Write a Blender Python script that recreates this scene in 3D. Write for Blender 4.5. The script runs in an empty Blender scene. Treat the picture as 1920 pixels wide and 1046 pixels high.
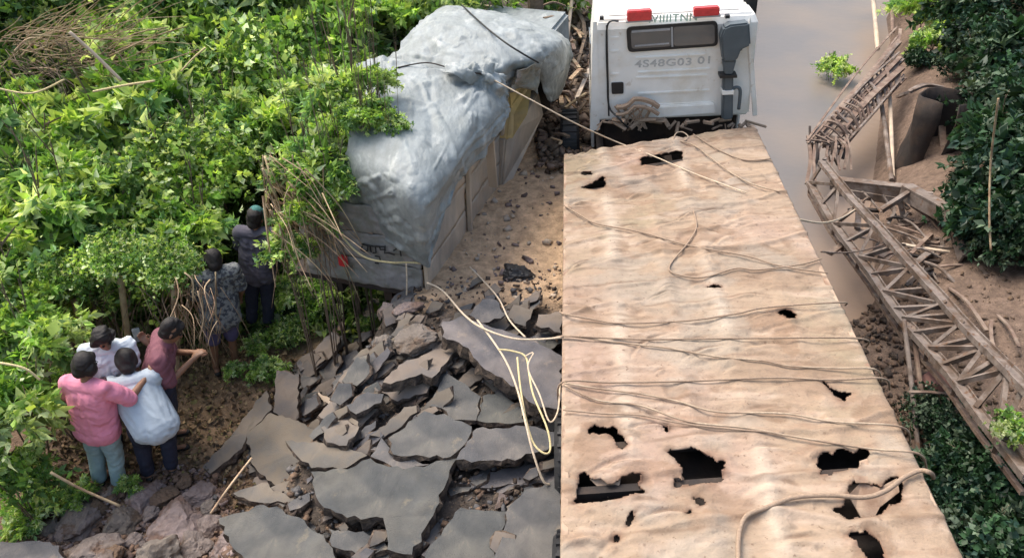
import bpy, bmesh, math, random
import numpy as np
from mathutils import Vector, Matrix, noise as mnoise
random.seed(7); RNG = np.random.default_rng(7)
C = bpy.context.scene.collection
sc = bpy.context.scene
R = math.radians

# ------------------------------------------------------------------ camera, sky, sun, exposure
FPX = 1400.0; PITCH = R(35.8); CAMP = Vector((0, 0, 4.0))
cd = bpy.data.cameras.new('camera'); cam = bpy.data.objects.new('camera', cd); C.objects.link(cam)
cam.location = CAMP; cam.rotation_euler = (R(90) - PITCH, 0, 0)
cd.sensor_width = 36; cd.lens = 36 * FPX / 1920; cd.clip_end = 3000; cd.clip_start = 0.05
sc.camera = cam
SUN_EL, SUN_AZ = R(58), R(-52)            # azimuth from +Y towards +X: a veiled sun high over the bushy bank
w = bpy.data.worlds.new('World'); sc.world = w; w.use_nodes = True
nt = w.node_tree; sky = nt.nodes.new('ShaderNodeTexSky'); sky.sky_type = 'NISHITA'; sky.sun_disc = False
sky.sun_elevation = SUN_EL; sky.sun_rotation = SUN_AZ; sky.air_density = 1.6; sky.dust_density = 6.0; sky.ozone_density = 1.0
nt.links.new(sky.outputs[0], nt.nodes['Background'].inputs[0]); nt.nodes['Background'].inputs[1].default_value = 0.15
sd = bpy.data.lights.new('sun', 'SUN'); sd.energy = 1.55; sd.angle = R(34); sd.color = (1.0, .965, .9)
so = bpy.data.objects.new('sun', sd); C.objects.link(so)
sv = Vector((math.cos(SUN_EL) * math.sin(SUN_AZ), math.cos(SUN_EL) * math.cos(SUN_AZ), math.sin(SUN_EL)))
so.rotation_euler = sv.to_track_quat('Z', 'Y').to_euler(); so.location = (0, 0, 30)
sc.view_settings.view_transform = 'Standard'; sc.view_settings.look = 'None'
sc.view_settings.gamma = 1; sc.view_settings.use_curve_mapping = False
sc.view_settings.exposure = 0.84
sc.render.engine = 'CYCLES'; sc.cycles.max_bounces = 6; sc.cycles.diffuse_bounces = 3; sc.cycles.transparent_max_bounces = 4

# ------------------------------------------------------------------ rays of the camera, used to measure places on planes
FW = Vector((0, math.cos(PITCH), -math.sin(PITCH))); UP = Vector((0, math.sin(PITCH), math.cos(PITCH)))
def ray(px, py): return (FW + Vector((1, 0, 0)) * ((px - 960) / FPX) + UP * ((523 - py) / FPX)).normalized()
def P(px, py, z):
    d = ray(px, py); t = (z - CAMP.z) / d.z; return CAMP + d * t
def on_plane(px, py, p0, n):
    d = ray(px, py); return CAMP + d * ((p0 - CAMP).dot(n) / d.dot(n))

# ------------------------------------------------------------------ vectorised value noise
_perm = np.random.default_rng(3).random((256, 256))
def vn(x, y):
    x = np.asarray(x, float); y = np.asarray(y, float)
    xi = np.floor(x).astype(int); yi = np.floor(y).astype(int); fx = x - xi; fy = y - yi
    fx = fx * fx * (3 - 2 * fx); fy = fy * fy * (3 - 2 * fy)
    g = lambda a, b: _perm[a & 255, b & 255]
    return ((g(xi, yi) * (1 - fx) + g(xi + 1, yi) * fx) * (1 - fy) + (g(xi, yi + 1) * (1 - fx) + g(xi + 1, yi + 1) * fx) * fy) * 2 - 1
def fbm(x, y, o=4):
    s = 0; a = 1.0
    for k in range(o): s = s + a * vn(x * 2 ** k + 17.3 * k, y * 2 ** k + 5.1 * k); a *= .5
    return s / 1.8
def ss(a, b, x):
    t = np.clip((x - a) / (b - a), 0, 1); return t * t * (3 - 2 * t)

# ------------------------------------------------------------------ terrain height
def h_smooth(x, y):
    x = np.asarray(x, float); y = np.asarray(y, float)
    # road heap and sand hill, dropping to a gully where the people stand
    edge = -1.35 - .30 * np.clip(6 - y, -1, 4) * .9
    heap = -.72 - .28 * ss(6.5, 2.5, y) * ss(-.5, -2.4, x)
    heap = heap + .16 * np.exp(-((x + .35) / .8) ** 2 - ((y - 5.6) / .7) ** 2)
    gully = -2.0 + .02 * x
    fl = np.where(y < 4.0, 1, 0)
    front = ss(4.5, 3.2, y) * .55
    gully = gully + front
    h = gully + (heap - gully) * ss(edge - .75, edge + .25, x)
    # bank climbing behind the people
    bank = -2.0 + 3.2 * ss(6.4, 12.5, y - .25 * (x + 4)) + .25 * np.clip(y - 12.5, 0, 30) ** .8
    h = np.where(x < -1.2, np.maximum(h, np.where(x < -2.0, bank, bank - (x + 2.0) * 1.6)), h)
    # river to the far side
    rl = 1.35 + .30 * np.clip(y - 9, 0, 30)
    bed = -3.55 + .75 * ss(9.6, 8.0, y) + .5 * ss(7, 4.5, y)
    h = h + (bed - h) * ss(rl - .1, rl + 1.0, x)
    xb = np.where(y < 12, 4.7 + .33 * (y - 6), 6.7 + .45 * (y - 12))
    rb = -2.55 + ss(xb, xb + 1.2, x) * .5 + 4.6 * ss(xb + 1.2, xb + 6.5, x)
    h = np.where(x > xb - .8, np.maximum(h, h + (rb - h) * ss(xb - .8, xb + .6, x)), h)
    return h
def terr(x, y):
    h = h_smooth(x, y)
    wet = ss(-2.9, -2.5, h)
    return h + (fbm(x * 1.3, y * 1.3, 3) * .07 + fbm(x * 5, y * 5, 4) * .045 + np.abs(fbm(x * 14 + 3, y * 14, 2)) * .02) * (.3 + .7 * wet)
_hx0, _hy0, _hs = -12.0, -2.0, .06
_hg = h_smooth(*np.meshgrid(np.arange(_hx0, 16, _hs), np.arange(_hy0, 30, _hs)))
_hl = _hg.tolist()
def hq(x, y):
    i = int((x - _hx0) / _hs); j = int((y - _hy0) / _hs)
    if 0 <= i < _hg.shape[1] and 0 <= j < _hg.shape[0]: return _hl[j][i]
    return float(h_smooth(x, y))
def hit(px, py, off=0.0):
    d = ray(px, py); t = 1.5; cx, cy, cz, dx, dy, dz = *CAMP, *d; st = .25
    while t < 40:
        if cz + dz * t < hq(cx + dx * t, cy + dy * t) + off:
            if st < .02: break
            t -= st; st *= .25
        t += st
    return CAMP + d * (t - st / 2)

# ------------------------------------------------------------------ mesh helpers
def linkobj(name, me, mats=None, parent=None, smooth=False):
    if isinstance(mats, bpy.types.Material): mats = [mats]
    if mats and not me.materials:
        for m in mats: me.materials.append(m)
    if smooth: me.polygons.foreach_set('use_smooth', [True] * len(me.polygons))
    o = bpy.data.objects.new(name, me); C.objects.link(o)
    if parent: o.parent = parent
    return o
def tag(o, label=None, cat=None, group=None, kind=None):
    for k, v in (('label', label), ('category', cat), ('group', group), ('kind', kind)):
        if v: o[k] = v
    return o
def thing(name, loc, label, cat, group=None, rz=0):
    o = bpy.data.objects.new(name, None); C.objects.link(o); o.location = loc; o.rotation_euler = (0, 0, rz); o.empty_display_size = .1
    return tag(o, label, cat, group)
class MB:
    def __init__(s): s.v = []; s.f = []; s.m = []
    def add(s, vs, fs, mi=0):
        b = len(s.v); s.v += [tuple(v) for v in vs]; s.f += [tuple(i + b for i in f) for f in fs]; s.m += [mi] * len(fs)
    def box(s, c, size, rot=None, mi=0, taper=1.0):
        vs = []
        for z in (-1, 1):
            k = taper if z > 0 else 1
            for x, y in ((-1, -1), (1, -1), (1, 1), (-1, 1)):
                v = Vector((x * size[0] / 2 * k, y * size[1] / 2 * k, z * size[2] / 2))
                if rot is not None: v = rot @ v
                vs.append(v + Vector(c))
        s.add(vs, [(3, 2, 1, 0), (4, 5, 6, 7), (0, 1, 5, 4), (1, 2, 6, 5), (2, 3, 7, 6), (3, 0, 4, 7)], mi)
    def bar(s, a, b, w_, t_, mi=0, upv=Vector((0, 0, 1))):
        a = Vector(a); b = Vector(b); d = b - a; L = d.length
        if L < 1e-5: return
        z = d / L; x = z.cross(upv)
        if x.length < .05: x = z.cross(Vector((1, 0, 0)))
        x.normalize(); y = z.cross(x); rot = Matrix((x, y, z)).transposed()
        s.box((a + b) / 2, (w_, t_, L), rot, mi)
    def angle(s, a, b, w_, t_, mi=0, upv=Vector((0, 0, 1))):
        a = Vector(a); b = Vector(b); d = (b - a).normalized(); x = d.cross(upv)
        if x.length < .05: x = d.cross(Vector((1, 0, 0)))
        x.normalize(); y = d.cross(x)
        s.bar(a, b, w_, t_, mi, upv); s.bar(a + x * (w_ / 2 - t_ / 2) + y * (w_ / 2 + .001), b + x * (w_ / 2 - t_ / 2) + y * (w_ / 2 + .001), t_, w_, mi, upv)
    def tube(s, pts, r, n=7, mi=0, cap=True):
        pts = [Vector(p) for p in pts]; m = len(pts); rr = r if isinstance(r, (list, tuple)) else [r] * m
        b = len(s.v); prev = None
        for i, p in enumerate(pts):
            d = (pts[min(i + 1, m - 1)] - pts[max(i - 1, 0)])
            d = d.normalized() if d.length > 1e-6 else Vector((0, 0, 1))
            x = prev - d * prev.dot(d) if prev is not None else d.orthogonal()
            if x.length < 1e-4: x = d.orthogonal()
            x.normalize(); prev = x; y = d.cross(x)
            for k in range(n):
                a = 2 * math.pi * k / n; s.v.append(tuple(p + (x * math.cos(a) + y * math.sin(a)) * rr[i]))
        for i in range(m - 1):
            for k in range(n):
                s.f.append((b + i * n + k, b + i * n + (k + 1) % n, b + (i + 1) * n + (k + 1) % n, b + (i + 1) * n + k)); s.m.append(mi)
        if cap:
            s.f.append(tuple(b + k for k in range(n))[::-1]); s.m.append(mi)
            s.f.append(tuple(b + (m - 1) * n + k for k in range(n))); s.m.append(mi)
    def prism(s, pts, off, mi=0, mi_side=None):
        n = len(pts); off = Vector(off); vs = [Vector(p) for p in pts] + [Vector(p) + off for p in pts]
        s.add(vs, [tuple(range(n)), tuple(range(2 * n - 1, n - 1, -1))], mi)
        b = len(s.v) - 2 * n
        for i in range(n):
            j = (i + 1) % n; s.f.append((b + j, b + i, b + n + i, b + n + j)); s.m.append(mi if mi_side is None else mi_side)
    def build(s, name, mats, parent=None, smooth=False, fix=True, bevel=0):
        me = bpy.data.meshes.new(name); me.from_pydata(s.v, [], s.f); me.polygons.foreach_set('material_index', s.m)
        if fix or bevel:
            bm = bmesh.new(); bm.from_mesh(me)
            if fix: bmesh.ops.recalc_face_normals(bm, faces=bm.faces)
            if bevel:
                bmesh.ops.bevel(bm, geom=[e for e in bm.edges if len(e.link_faces) == 2 and e.calc_face_angle() > .5], offset=bevel, segments=2, affect='EDGES', clamp_overlap=True)
            bm.to_mesh(me); bm.free()
        return linkobj(name, me, mats, parent, smooth)
def smooth_path(pts, n=6):
    out = []; m = len(pts); pts = [Vector(p) for p in pts]
    for i in range(m - 1):
        p0 = pts[max(i - 1, 0)]; p1 = pts[i]; p2 = pts[i + 1]; p3 = pts[min(i + 2, m - 1)]
        for k in range(n):
            t = k / n; out.append(.5 * ((2 * p1) + (p2 - p0) * t + (2 * p0 - 5 * p1 + 4 * p2 - p3) * t * t + (3 * p1 - p0 - 3 * p2 + p3) * t ** 3))
    out.append(pts[-1]); return out

# ------------------------------------------------------------------ materials
def mat(name, base, rough=.8, var=.25, scale=6, second=None, mixscale=2.5, mixlo=.45, mixhi=.6, bump=.3, bscale=40, bdist=.01, metal=0, spec=.4, attr=None, objvar=0, detail=8, stretch=None, trans=0, third=None, thscale=12, thlo=.58, thhi=.68):
    m = bpy.data.materials.new(name); m.use_nodes = True; t = m.node_tree; N = t.nodes; L = t.links; b = N['Principled BSDF']
    b.inputs['Roughness'].default_value = rough; b.inputs['Metallic'].default_value = metal; b.inputs['Specular IOR Level'].default_value = spec
    tc = N.new('ShaderNodeTexCoord'); co = tc.outputs['Object']
    if stretch:
        mp = N.new('ShaderNodeMapping'); mp.inputs['Scale'].default_value = stretch; L.new(co, mp.inputs[0]); co = mp.outputs[0]
    def noi(s, d=detail, o=0):
        n = N.new('ShaderNodeTexNoise'); n.inputs['Scale'].default_value = s; n.inputs['Detail'].default_value = d; n.inputs['Roughness'].default_value = .6
        L.new(co, n.inputs['Vector']); return n.outputs['Fac']
    def mix(fac, a, c_, bl='MIX'):
        x = N.new('ShaderNodeMix'); x.data_type = 'RGBA'; x.blend_type = bl
        if isinstance(fac, float): x.inputs[0].default_value = fac
        else: L.new(fac, x.inputs[0])
        for i, q in ((6, a), (7, c_)):
            if isinstance(q, tuple): x.inputs[i].default_value = (*q, 1)
            else: L.new(q, x.inputs[i])
        return x.outputs[2]
    def ramp(f, lo, hi, c0=(0, 0, 0), c1=(1, 1, 1)):
        r = N.new('ShaderNodeValToRGB'); r.color_ramp.elements[0].position = lo; r.color_ramp.elements[1].position = hi
        r.color_ramp.elements[0].color = (*c0, 1); r.color_ramp.elements[1].color = (*c1, 1); L.new(f, r.inputs[0]); return r.outputs[0]
    col = tuple(base)
    if attr:
        a = N.new('ShaderNodeAttribute'); a.attribute_name = attr; col = a.outputs['Color']
    if second: col = mix(ramp(noi(mixscale), mixlo, mixhi), col, tuple(second))
    if third: col = mix(ramp(noi(thscale), thlo, thhi), col, tuple(third))
    v = ramp(noi(scale), .25, .75, (1 - var,) * 3, (1 + var,) * 3); col = mix(1.0, col, v, 'MULTIPLY')
    if objvar:
        oi = N.new('ShaderNodeObjectInfo'); v2 = ramp(oi.outputs['Random'], 0, 1, (1 - objvar, 1 - objvar * .8, 1 - objvar), (1 + objvar, 1 + objvar * .8, 1 + objvar)); col = mix(1.0, col, v2, 'MULTIPLY')
    L.new(col, b.inputs['Base Color'])
    if bump:
        bp = N.new('ShaderNodeBump'); bp.inputs['Strength'].default_value = bump; bp.inputs['Distance'].default_value = bdist
        L.new(noi(bscale), bp.inputs['Height']); L.new(bp.outputs[0], b.inputs['Normal'])
    if trans:
        tr = N.new('ShaderNodeBsdfTranslucent'); L.new(mix(1.0, col, (1.5, 1.5, .7), 'MULTIPLY'), tr.inputs[0]); mx = N.new('ShaderNodeMixShader'); mx.inputs[0].default_value = trans
        L.new(b.outputs[0], mx.inputs[1]); L.new(tr.outputs[0], mx.inputs[2]); L.new(mx.outputs[0], N['Material Output'].inputs[0])
    return m
M = {}
M['ground'] = mat('soil', (.2, .14, .1), .95, .45, 9, bump=.9, bscale=22, bdist=.04, attr='zone', third=(.30, .22, .15), thscale=30, thlo=.6, thhi=.7, spec=.2)
M['deck'] = mat('dusty_plate', (.43, .305, .225), .8, .12, 14, bump=.9, bscale=55, bdist=.008, attr='zone', spec=.25, third=(.20, .135, .095), thscale=26, thlo=.62, thhi=.70)
M['rail'] = mat('dusty_rail', (.40, .29, .21), .8, .2, 6, second=(.25, .16, .11), mixscale=5, bump=.4)
M['rust'] = mat('rust', (.16, .085, .055), .9, .4, 12, second=(.09, .05, .04), bump=.5, bscale=60)
M['darksteel'] = mat('dark_steel', (.03, .024, .022), .85, .3, 9, second=(.05, .034, .026), bump=.4)
M['truss'] = mat('weathered_steel', (.205, .17, .15), .82, .4, 7, second=(.12, .085, .065), mixscale=4, third=(.14, .08, .05), thscale=10, thlo=.58, thhi=.66, bump=.5, bscale=50, spec=.35)
M['trussdark'] = mat('rusted_bar', (.17, .115, .09), .85, .35, 9, second=(.25, .19, .15), mixscale=5, bump=.5, bscale=50)
M['asphalt'] = mat('asphalt', (.092, .092, .097), .9, .28, 5, second=(.135, .125, .118), mixscale=2.2, mixlo=.42, mixhi=.62, bump=.9, bscale=85, bdist=.009, objvar=.2, third=(.20, .17, .14), thscale=7, thlo=.6, thhi=.72, spec=.3)
M['asphaltdust'] = mat('dusty_asphalt', (.19, .158, .13), .92, .28, 6, second=(.115, .105, .098), mixscale=3, bump=.6, bscale=90, bdist=.006, objvar=.12, spec=.25)
M['asphaltedge'] = mat('asphalt_edge', (.07, .055, .048), .95, .5, 30, second=(.14, .105, .08), mixscale=14, bump=1, bscale=70, bdist=.02, spec=.2)
M['rock'] = mat('rock', (.225, .185, .17), .92, .4, 5, second=(.12, .088, .072), mixscale=3, bump=.9, bscale=18, bdist=.03, objvar=.22, third=(.13, .085, .065), thscale=6, thlo=.56, thhi=.66, spec=.25)
M['clod'] = mat('earth_clod', (.17, .115, .08), .95, .4, 9, second=(.10, .07, .055), mixscale=5, bump=.9, bscale=40, bdist=.02, objvar=.2, spec=.2)
M['tarp'] = mat('tarpaulin', (.275, .305, .315), .6, .2, 6, second=(.21, .235, .24), mixscale=3.2, mixlo=.42, mixhi=.62, bump=.5, bscale=16, bdist=.02, stretch=(1.6, .7, 1), third=(.35, .37, .37), thscale=3, spec=.4)
M['tarpdark'] = mat('grey_canvas', (.27, .255, .25), .8, .25, 9, second=(.20, .20, .17), mixscale=3, bump=.5, bscale=20, bdist=.02)
M['board'] = mat('mud_coated_board', (.52, .415, .315), .85, .18, 5, second=(.38, .32, .265), mixscale=2, bump=.4, bscale=24, stretch=(1, 1, .4))
M['yellow'] = mat('yellow_sacking', (.60, .42, .16), .8, .2, 7, second=(.48, .34, .16), bump=.4)
M['white'] = mat('white_paint', (.80, .79, .76), .42, .07, 5, second=(.66, .61, .52), mixscale=2.6, mixlo=.48, mixhi=.74, third=(.50, .42, .33), thscale=9, thlo=.62, thhi=.76, bump=.03, spec=.5)
M['black'] = mat('black_rubber', (.02, .02, .022), .5, .2, 10, bump=.1)
M['glass'] = mat('window_glass', (.09, .10, .105), .08, .1, 3, bump=0, spec=.8)
M['curtain'] = mat('curtain', (.33, .33, .34), .8, .2, 9, bump=.2)
M['intake'] = mat('grey_plastic', (.085, .105, .12), .5, .15, 6, bump=.1)
M['red'] = mat('red_lens', (.62, .045, .05), .25, .2, 18, bump=.2, bscale=80, spec=.6)
M['green'] = mat('green_print', (.40, .56, .48), .6, .2, 18, bump=0)
M['greyprint'] = mat('grey_print', (.46, .46, .45), .6, .3, 30, bump=0)
M['inkblack'] = mat('black_print', (.02, .02, .02), .7, .2, 18, bump=0)
M['rope'] = mat('pale_rope', (.62, .50, .37), .9, .25, 60, bump=.6, bscale=200)
M['ropeyellow'] = mat('straw_rope', (.66, .55, .30), .9, .25, 60, bump=.6, bscale=200)
M['ropedeck'] = mat('muddy_rope', (.44, .34, .25), .9, .3, 40, second=(.30, .21, .15), mixscale=5, bump=.6, bscale=200)
M['ropedusty'] = mat('dusty_rope', (.33, .24, .175), .9, .25, 60, bump=.6, bscale=200)
M['bark'] = mat('bark', (.17, .125, .09), .95, .4, 15, bump=.8, bscale=40, bdist=.01)
M['straw'] = mat('dry_straw', (.42, .32, .20), .9, .3, 12, second=(.25, .16, .10), mixscale=5, bump=.3, objvar=.2)
M['skin'] = mat('skin', (.22, .115, .07), .55, .12, 9, bump=.1)
M['hair'] = mat('hair', (.012, .009, .009), .6, .3, 60, bump=.5, bscale=160)
M['leaflitter'] = mat('dead_leaves', (.24, .15, .08), .9, .3, 12, objvar=.3, attr='tint', bump=0)
def cloth(n, c, v=.12): return mat(n, c, .85, v, 7, bump=.5, bscale=18, bdist=.012)
M['pink'] = cloth('pink_cloth', (.74, .26, .36)); M['jeans'] = cloth('washed_denim', (.30, .42, .45), .25); M['whitecloth'] = cloth('white_cloth', (.62, .68, .74))
M['greyblue'] = cloth('greyblue_cloth', (.40, .46, .52)); M['navy'] = cloth('navy_cloth', (.025, .028, .05)); M['maroon'] = cloth('maroon_cloth', (.17, .065, .085))
M['tealcap'] = cloth('teal_cloth', (.05, .16, .15)); M['slate'] = cloth('slate_cloth', (.085, .08, .105)); M['palegrey'] = mat('pale_patterned_cloth', (.20, .21, .21), .85, .3, 9, second=(.06, .065, .08), mixscale=22, mixlo=.47, mixhi=.53, bump=.4, bscale=18); M['purple'] = cloth('purple_cloth', (.10, .09, .19))
def leafmat(n, c, tr=.35, rough=.6):
    return mat(n, c, rough, .28, 5, bump=0, attr='tint', objvar=.2, trans=tr, spec=.22)
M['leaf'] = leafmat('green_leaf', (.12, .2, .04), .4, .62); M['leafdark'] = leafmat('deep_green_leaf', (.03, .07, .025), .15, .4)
# water
m = bpy.data.materials.new('muddy_water'); m.use_nodes = True; N = m.node_tree.nodes; L = m.node_tree.links; b = N['Principled BSDF']
b.inputs['Roughness'].default_value = .42; b.inputs['IOR'].default_value = 1.33; b.inputs['Specular IOR Level'].default_value = .6
tc = N.new('ShaderNodeTexCoord'); n1 = N.new('ShaderNodeTexNoise'); n1.inputs['Scale'].default_value = .35; n1.inputs['Detail'].default_value = 6; L.new(tc.outputs['Object'], n1.inputs['Vector'])
cr = N.new('ShaderNodeValToRGB'); cr.color_ramp.elements[0].position = .35; cr.color_ramp.elements[0].color = (.155, .145, .145, 1); cr.color_ramp.elements[1].position = .65; cr.color_ramp.elements[1].color = (.21, .175, .15, 1)
L.new(n1.outputs[0], cr.inputs[0])
sx = N.new('ShaderNodeSeparateXYZ'); L.new(tc.outputs['Object'], sx.inputs[0]); ma = N.new('ShaderNodeMath'); ma.operation = 'MULTIPLY_ADD'; ma.inputs[1].default_value = -.52; L.new(sx.outputs[1], ma.inputs[0]); L.new(sx.outputs[0], ma.inputs[2])
ad = N.new('ShaderNodeMath'); ad.operation = 'MULTIPLY_ADD'; ad.inputs[1].default_value = 1.6; L.new(n1.outputs[0], ad.inputs[0]); L.new(ma.outputs[0], ad.inputs[2])
mr = N.new('ShaderNodeMapRange'); mr.inputs[1].default_value = -.5; mr.inputs[2].default_value = 1.7; L.new(ad.outputs[0], mr.inputs[0])
mxw = N.new('ShaderNodeMix'); mxw.data_type = 'RGBA'; L.new(mr.outputs[0], mxw.inputs[0]); L.new(cr.outputs[0], mxw.inputs[6]); mxw.inputs[7].default_value = (.30, .205, .14, 1); L.new(mxw.outputs[2], b.inputs['Base Color'])
n2 = N.new('ShaderNodeTexNoise'); n2.inputs['Scale'].default_value = 5; n2.inputs['Detail'].default_value = 5; L.new(tc.outputs['Object'], n2.inputs['Vector'])
bp = N.new('ShaderNodeBump'); bp.inputs['Strength'].default_value = .25; bp.inputs['Distance'].default_value = .03; L.new(n2.outputs[0], bp.inputs['Height']); L.new(bp.outputs[0], b.inputs['Normal'])
M['water'] = m

# ------------------------------------------------------------------ ground sheet and river
xs = np.concatenate([-np.geomspace(400, 9, 26)[:-1], np.arange(-9, 11, .07), np.geomspace(11, 400, 26)])
ys = np.concatenate([-np.geomspace(300, 1, 14)[:-1] , np.arange(-1, 18, .07), np.geomspace(18, 600, 40)])
X, Y = np.meshgrid(xs, ys); Z = terr(X, Y)
Z = np.where(np.hypot(X, Y) > 60, np.minimum(Z, 14), Z)
nx, ny = len(xs), len(ys)
co = np.stack([X, Y, Z], -1).reshape(-1, 3)
ii = np.arange((ny - 1) * (nx - 1)); r_, c_ = ii // (nx - 1), ii % (nx - 1); a_ = r_ * nx + c_
fa = np.stack([a_, a_ + 1, a_ + nx + 1, a_ + nx], -1)
def npmesh(name, co, fa):
    me = bpy.data.meshes.new(name); me.vertices.add(len(co)); me.vertices.foreach_set('co', np.asarray(co, np.float32).ravel())
    k = fa.shape[1]; me.loops.add(fa.size); me.loops.foreach_set('vertex_index', fa.astype(np.int32).ravel())
    me.polygons.add(len(fa)); me.polygons.foreach_set('loop_start', np.arange(0, fa.size, k, dtype=np.int32)); me.polygons.foreach_set('loop_total', np.full(len(fa), k, np.int32))
    me.update(calc_edges=True); me.validate(); return me
def setcol(me, name, col):
    at = me.color_attributes.new(name, 'FLOAT_COLOR', 'POINT'); c4 = np.ones((len(col), 4), np.float32); c4[:, :3] = col; at.data.foreach_set('color', c4.ravel())
me = npmesh('ground', co, fa)
x, y = co[:, 0], co[:, 1]
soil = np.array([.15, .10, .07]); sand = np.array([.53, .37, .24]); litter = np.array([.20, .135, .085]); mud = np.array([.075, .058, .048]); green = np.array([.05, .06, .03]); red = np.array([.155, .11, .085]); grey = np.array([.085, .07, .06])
col = np.tile(soil, (len(x), 1))
def blend(w_, c_):
    global col
    w_ = np.clip(w_, 0, 1)[:, None]; col = col * (1 - w_) + c_ * w_
nz = fbm(x * 1.1, y * 1.1, 3)
blend(ss(-4.2, -3.6, x) * ss(-1.6, -2.2, x) * ss(8, 7, y), litter)
blend(ss(-2.2, -1.6, x), grey)
blend(ss(-1.7, -.9, x + nz * .3) * ss(5.6, 6.1, y - (x > 0) * .1 + nz * .3) * ss(1.9, 1.3, x) * ss(14, 11, y), sand)
blend(ss(5.8, 8, y - .2 * (x + 4)) * ss(-1.3, -2.0, x), green)
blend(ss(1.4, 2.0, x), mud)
xb = np.where(y < 12, 4.7 + .33 * (y - 6), 6.7 + .45 * (y - 12))
blend(ss(xb - .9, xb - .3, x), red)
blend(ss(xb + 1.6, xb + 2.6, x), green)
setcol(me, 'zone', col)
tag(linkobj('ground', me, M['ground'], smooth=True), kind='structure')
wb = MB(); wb.add([(-60, -60, -3.02), (300, -60, -3.02), (300, 400, -3.02), (-60, 400, -3.02)], [(0, 1, 2, 3)])
tag(wb.build('river', M['water']), 'grey brown muddy river beside the fallen trucks', kind='structure')

# ================================================================== WHITE FLATBED TRUCK
yaw = math.atan(104 / 1725.7); roll = R(4.0)
tf = Vector((math.sin(yaw), math.cos(yaw), 0)); tr0 = Vector((math.cos(yaw), -math.sin(yaw), 0))
tr = (tr0 * math.cos(roll) + Vector((0, 0, 1)) * math.sin(roll)).normalized(); tu = tr.cross(tf).normalized()
TO = P(1250, 600, 0.0)
TM = Matrix.Translation(TO) @ Matrix((tr, tf, tu)).transposed().to_4x4(); TI = TM.inverted()
truck = thing('flatbed_truck', (0, 0, 0), 'white cab truck with long dusty steel deck full of torn holes', 'truck'); truck.matrix_world = TM
def D(px, py, z=0.0): return TI @ on_plane(px, py, TO + tu * z, tu)      # pixel to the deck plane, in the truck's own axes
cBL, cBR, cTL, cTR = D(1050, 1046), D(1810, 1046), D(1057, 287), D(1415, 232)
# carry both long edges on past the frame
def ext(a, b, k): return a + (a - b).normalized() * k
cBL = ext(cBL, cTL, 1.5); cBR = ext(cBR, cTR, 1.5)
HOLES = [
 [(1200,298),(1228,290),(1262,284),(1279,283),(1280,300),(1240,308),(1203,312)],
 [(1090,352),(1112,340),(1128,331),(1135,334),(1135,350),(1118,354)],
 [(1090,325),(1105,322),(1112,325),(1096,328)],
 [(1106,800),(1113,795),(1140,801),(1150,799),(1160,808),(1172,824),(1178,833),(1170,840),(1157,838),(1155,822),(1140,812),(1104,812)],
 [(1085,886),(1096,884),(1106,895),(1125,899),(1139,908),(1152,906),(1162,896),(1176,893),(1187,888),(1205,887),(1204,898),(1196,905),(1208,921),(1180,929),(1130,936),(1076,941),(1084,915)],
 [(1250,842),(1296,839),(1322,848),(1345,862),(1357,860),(1359,880),(1350,900),(1300,908),(1266,912),(1265,892),(1282,900),(1280,880),(1270,862)],
 [(1538,848),(1560,845),(1580,843),(1602,846),(1617,840),(1632,841),(1628,858),(1612,860),(1613,878),(1575,884),(1540,888),(1535,865)],
 [(1595,905),(1612,902),(1650,908),(1680,890),(1690,905),(1692,935),(1670,945),(1655,960),(1625,968),(1593,972),(1563,952),(1585,945),(1588,925)],
 [(1590,1000),(1625,993),(1640,1008),(1655,1030),(1662,1060),(1640,1060),(1615,1025),(1605,1010)],
 [(1453,586),(1475,580),(1485,584),(1493,590),(1492,600),(1480,599),(1468,592)],
 [(1535,712),(1548,718),(1556,726),(1575,734),(1590,738),(1600,737),(1584,750),(1575,750),(1562,738),(1548,722)],
 [(1243,795),(1250,793),(1257,799),(1252,806),(1245,803)],
 [(1300,930),(1312,930),(1320,945),(1308,948)],[(1283,955),(1296,952),(1294,962),(1285,962)],
 [(1325,538),(1340,535),(1356,536),(1340,540)],
 [(1180,965),(1192,960),(1186,975),(1180,985),(1174,984)],
 [(1152,1000),(1162,1002),(1158,1012),(1148,1008)],
]
HL = [[D(px, py) for px, py in h] for h in HOLES]
NU, NV = 270, 760
u = np.linspace(0, 1, NU)[None, :]; v = np.linspace(0, 1, NV)[:, None]
A = lambda q: np.array([q.x, q.y])
PXY = ((1 - u)[..., None] * (1 - v)[..., None] * A(cBL) + u[..., None] * (1 - v)[..., None] * A(cBR) + (1 - u)[..., None] * v[..., None] * A(cTL) + u[..., None] * v[..., None] * A(cTR))
PXx, PXy = PXY[..., 0], PXY[..., 1]
Zd = .009 * fbm(PXx * 1.2, PXy * 2.4, 3)
dmask = ss(.0, .7, fbm(PXx * .8 + 9, PXy * .9 + 4, 2) + .35)
Zd += .017 * fbm(PXx * 2.6 + .9 * np.sin(PXy * 3) + 7, PXy * 12, 4) * dmask; Zd += .004 * fbm(PXx * 12, PXy * 30, 3)       # cross wrinkles
Zd -= .06 * np.clip(np.abs(fbm(PXx * 4 + PXy * 2.2, PXy * 5 - PXx * 1.5 + 3, 3)) - .42, 0, 1)
for c0, wd in ((.20, .035), (.40, .03), (.57, .03), (.80, .03)): Zd += .018 * np.exp(-((u - c0) / wd) ** 2) * (1 + .5 * vn(PXy * 2, PXy * 0 + c0 * 30))
Lg = (cTL - cBL).length
for k in range(19):                                   # cross members showing through the plate
    vc = (k + .5) / 19; Zd += .021 * np.exp(-(((v - vc + .012 * vn(PXx * 2 + k, PXy * 0)) * Lg) / .028) ** 2) * (0.75 + .5 * vn(PXx * 1.5 + k * 3, PXy * 0 + k))
xx, yy = PXx.ravel(), PXy.ravel()
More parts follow.
